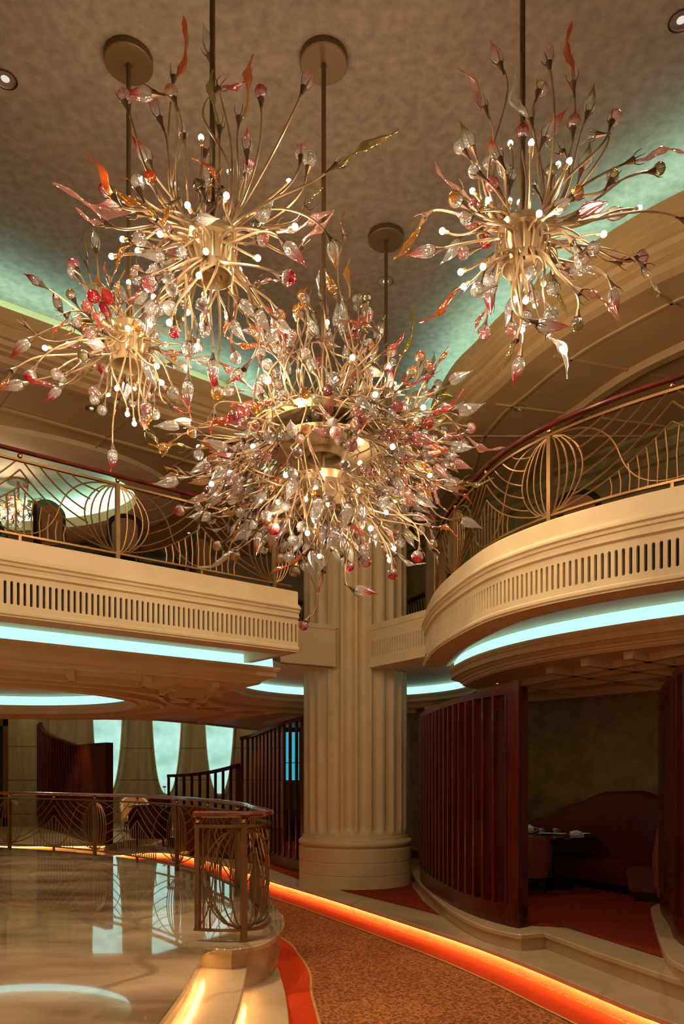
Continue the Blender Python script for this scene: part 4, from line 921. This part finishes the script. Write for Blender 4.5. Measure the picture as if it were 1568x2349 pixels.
b = BM(); lathe(b, [(.03,0),(.055,.01),(.065,.05),(.06,.09),(.035,.115),(.012,.12),(.014,.135),(1e-5,.14)], 20, (2.72,11.0,tz)); tube(b, [(2.66,11.0,tz+.04),(2.62,11.0,tz+.06),(2.60,11.0,tz+.10)], [.012,.009,.006], 8); tube(b, [(2.78,11,tz+.09),(2.83,11,tz+.08),(2.83,11,tz+.04),(2.78,11,tz+.03)], .006, 6)
small('teapot', 'small white lidded teapot on the booth table nearest the screen', 'teapot', b, WHITE)
for i, (x, y, lb) in enumerate(((2.90,10.82,'white plate on the booth table beside the teapot'),(3.08,10.78,'white plate in the middle of the booth table'),(3.42,10.80,'white plate at the right end of the booth table'))):
    b = BM(); lathe(b, [(1e-5,.004),(.06,.002),(.075,.006),(.115,.016),(.117,.02),(.07,.011),(1e-5,.009)], 32, (x,y,tz)); small('plate', lb, 'plate', b, WHITE, 'china plates on the booth table')
for x, y, lb in ((2.92,11.15,'white cup behind the plates on the booth table, left one'),(3.12,11.1,'white cup behind the plates on the booth table, right one')):
    b = BM(); lathe(b, [(.018,0),(.022,.01),(.038,.045),(.04,.065),(.036,.063),(.02,.015),(1e-5,.012)], 20, (x,y,tz)); tube(b, [(x+.038,y,tz+.055),(x+.06,y,tz+.045),(x+.055,y,tz+.02),(x+.03,y,tz+.018)], .004, 6); small('cup', lb, 'cup', b, WHITE, 'cups on the booth table')
b = BM()
for i in range(9):
    a = i/8; M = Matrix.Translation((3.20+.016*i, 10.62+.01*math.sin(i*2), tz+.002)) @ Matrix.Rotation(.15*math.sin(i), 4, 'Z'); box(b, 0, .028, -.06+.01*math.sin(i*3), .06, 0, .035+.02*math.sin(a*PI)+.012*(i % 2), M=M)
small('napkin', 'folded white napkin at the front of the booth table', 'napkin', b, LINEN)
b = BM()
tube(b, [(3.0,10.6,tz+.006),(3.18,10.57,tz+.006)], .005, 6); tube(b, [(3.0,10.64,tz+.006),(3.16,10.61,tz+.006)], .005, 6)
small('cutlery', 'pair of steel knives lying beside the napkin', 'cutlery', b, CHROME)
vt = thing('flower_vase', 'dark vase with a red flower at the left end of the booth table', 'vase', (2.55,11.1,tz))
b = BM(); lathe(b, [(.03,0),(.04,.02),(.045,.08),(.03,.16),(.022,.2)], 18); link('vase', b, BLACKW, vt)
b = BM(); tube(b, [(0,0,.18),(.01,0,.32),(.05,0,.44),(.10,0,.49)], .004, 6); tube(b, [(0,0,.18),(-.03,.02,.28),(-.02,.03,.36)], .003, 6); link('flower_stem', b, LEAFG, vt)
b = BM()
for i in range(7):
    a = 2*PI*i/7; M = Matrix.Translation((.11,0,.49)) @ Matrix.Rotation(.5, 4, 'Y') @ Matrix.Rotation(a, 4, 'Z'); v = [b.verts.new(M @ Vector(q)) for q in ((0,0,0),(.035,.016,.012),(.075,0,.0),(.035,-.016,.012))]; b.faces.new(v)
    v = [b.verts.new(M @ Vector(q)) for q in ((0,0,-.003),(.035,.016,.008),(.075,0,-.004),(.035,-.016,.008))]; b.faces.new(v)
link('petals', b, PETAL, vt)
# far left booth
round_table('small dark table laid with white china behind the balustrade', -5.45, 21.3, -.19, .55)
b = BM(); lathe(b, [(1e-5,.004),(.13,.004),(.17,.03),(.12,.015),(1e-5,.012)], 24, (-5.3,21.1,.56)); small('plate', 'white plate on the far table behind the balustrade, right one', 'plate', b, WHITE, 'china on the far table')
b = BM(); lathe(b, [(1e-5,.004),(.13,.004),(.17,.03),(.12,.015),(1e-5,.012)], 24, (-5.76,21.32,.56)); small('plate', 'white plate on the far table behind the balustrade, left one', 'plate', b, WHITE, 'china on the far table')
tub_chair('armchair', 'cream armchair at the far table, beside the end of the swooping screen', -5.95, 21.8, -.19, .4, CREAMCH, .80, .74, 1.0)
tub_chair('armchair', 'large dark red armchair with its round back turned to the balustrade', -4.78, 18.9, -.36, PI+.2, REDSOFA, 1.0, .8, 1.06)
tub_chair('armchair', 'dark red armchair beyond the far table, under the middle light panel', -5.7, 23.6, -.19, .0, REDSOFA, .8, .7, 1.0)
swoop_sofa('large dark red sofa seen from behind between the balustrade and the low slatted screen', cat([(-3.8,17.3),(-3.45,16.7),(-3.0,16.4),(-2.6,16.3),(-2.4,16.0)], .1), -.354, [1.08,1.12,1.10,1.02,.9], REDSOFA, side=1)
vt = thing('flower_vase', 'thin stem with a dark red flower in front of the middle light panel', 'vase', (-4.95,21.2,.56))
b = BM(); lathe(b, [(.03,0),(.035,.05),(.012,.13),(.015,.16)], 14); link('vase', b, BLACKW, vt)
b = BM(); tube(b, [(0,0,.12),(.01,0,.35),(-.01,0,.52)], .007, 6); link('flower_stem', b, LEAFG, vt)
b = BM(); ball(b, (-.01,0,.54), .055, 10, sz=.5); link('petals', b, PETAL, vt)
# seats on the upper floor seen through the railing
def rim_chair(label, px, w_, Y, ytop, rz=0):
    p = W(px, ytop, Y); H = p.z-(ZU-.04); t = thing('dining_chair', label, 'chair', (p.x, Y, ZU-.04), rz, 'round backed chairs on the balcony')
    def shape(k, r0): 
        return [(w_/2*k*math.cos(a)*(1 if abs(math.cos(a)) < 2 else 1), r0+(H-r0-(1-k)*w_/2)-w_*.32*k+w_*.32*k*math.sin(a)) for a in [PI*i/16 for i in range(17)]]
    def plate_(nm, k, y0, y1, zb, m):
        b = BM(); lp = shape(k, .0)+[(-w_/2*k*.92, zb), (w_/2*k*.92, zb)]; f = [b.verts.new((x, y0, z)) for x, z in lp]; g = [b.verts.new((x, y1, z)) for x, z in lp]
        b.faces.new(f); b.faces.new(g); n = len(lp)
        for i in range(n): b.faces.new((f[i], f[(i+1) % n], g[(i+1) % n], g[i]))
        link(nm, b, m, t, ang=.5)
    plate_('back_frame', 1, 0, .07, .38, BLACKW); plate_('back_pad', .72, -.015, .02, .5, BROWNP)
    b = BM(); box(b, -w_*.48, w_*.48, -.45, 0, .38, .47); link('seat', b, BLACKW, t, smooth=False)
    for sx in (-1, 1):
        for y in (-.42, .03): b = BM(); tube(b, [(sx*w_*.42,y,.38),(sx*w_*.44,y,0)], .018, 6); link('leg', b, BLACKW, t)
rim_chair('round backed chair with brown panel behind the main post of the left balcony', 286, .45, 9.7, 1178, .15)
rim_chair('narrow looking dark chair turned sideways at the left end of the balcony', 118, .50, 10.2, 1148, 1.1)
rim_chair('dark chair turned sideways near the right end of the left balcony', 464, .48, 11.0, 1226, 1.15)
rim_chair('low dark chair beside the round backed chair on the left balcony', 196, .38, 9.5, 1243, -.3)
rim_chair('round backed chair with brown panels on the curved right balcony', 1327, .50, 8.9, 1122, -.2)
swoop_sofa('black swooping sofa on the left balcony beside the narrow chair', cat([W(-60,1,9.6).xy, W(0,1,9.9).xy, W(45,1,10.2).xy, W(80,1,10.3).xy], .1), ZU-.04, [1.25,1.08,.72,.6], BLACKW, side=1)
swoop_sofa('black swooping sofa on the left balcony right of the round backed chair', cat([W(325,1,10.1).xy, W(370,1,10.4).xy, W(410,1,10.7).xy, W(445,1,11.0).xy], .1), ZU-.04, [.72,.80,.80,.42], BLACKW, side=1)
# glowing bar display far behind the open screen
bt = thing('bar_display', 'narrow blue lit bar display glimpsed through the open slats beside the column', 'display', (-1.3,20.5,-.354))
b = BM(); box(b, -.26,.18,0,.3,0,1.64); box(b, -.26,.18,-.02,.3,2.94,3.04); box(b,-.26,-.22,0,.3,1.64,2.94); box(b,.14,.18,0,.3,1.64,2.94); link('cabinet', b, BLACKW, bt, smooth=False)
b = BM(); box(b, -.22,.14,.24,.28,1.64,2.94); link('glow_panel', b, SCREENB, bt, smooth=False)
b = BM(); box(b, -.22,.14,.02,.24,2.1,2.12); link('shelf', b, BLACKW, bt, smooth=False)

# ------------------------------------------------------------------ added fill lights, no fixtures, lifting dim areas
light('booth_fill', 'SPOT', (3.1,10.7,2.6), 9, (1,.8,.6), .03, (0,0,0), 34, blend=.4)  # added fill over the booth table, no fixture
light('far_booth_fill', 'SPOT', (-5.5,20.8,4.4), 260, (1,.75,.5), .05, (0,0,0), 70)  # added fill spot lifting the far booth, no fixture
for x, y in ((-9.2,21.5),(-4.4,22.0),(-2.0,19.8)): light('back_wall_fill', 'POINT', (x,y,4.3), 55, (1,.86,.52), .08)  # added points brightening the stone wall, no fixtures
light('platform_fill', 'SPOT', (-4.5,12.2,2.65), 60, (1,.75,.5), .05, (0,0,0), 100)  # added ground floor fill over the platform
light('marble_fill', 'SPOT', (-2.6,5.2,7.0), 800, (1,.74,.48), .1, (0,0,0), 62)  # added fill: brightens the marble and bounces up to the low ceilings
light('marble_fill', 'SPOT', (-4.6,10.6,2.66), 120, (1,.78,.52), .05, (0,0,0), 130)  # further added fill on the marble
light('marble_fill', 'SPOT', (-7.0,13.2,2.9), 120, (1,.78,.52), .05, (0,0,0), 130)  # added marble fill towards the far left
light('far_floor_fill', 'SPOT', (-2.2,15.5,2.66), 70, (1,.72,.45), .05, (0,0,0), 120)  # added fill for the floor behind the balustrade, no fixture
light('far_screen_fill', 'SPOT', (-6.6,17.6,3.0), 120, (1,.75,.5), .05, (.5,0,.25), 70)  # added spot lifting the red of the swooping screen, no fixture
light('corridor_fill', 'SPOT', (.7,6.8,6.9), 330, (1,.76,.50), .08, (0,0,0), 58)  # added fill brightening the orange carpet from above
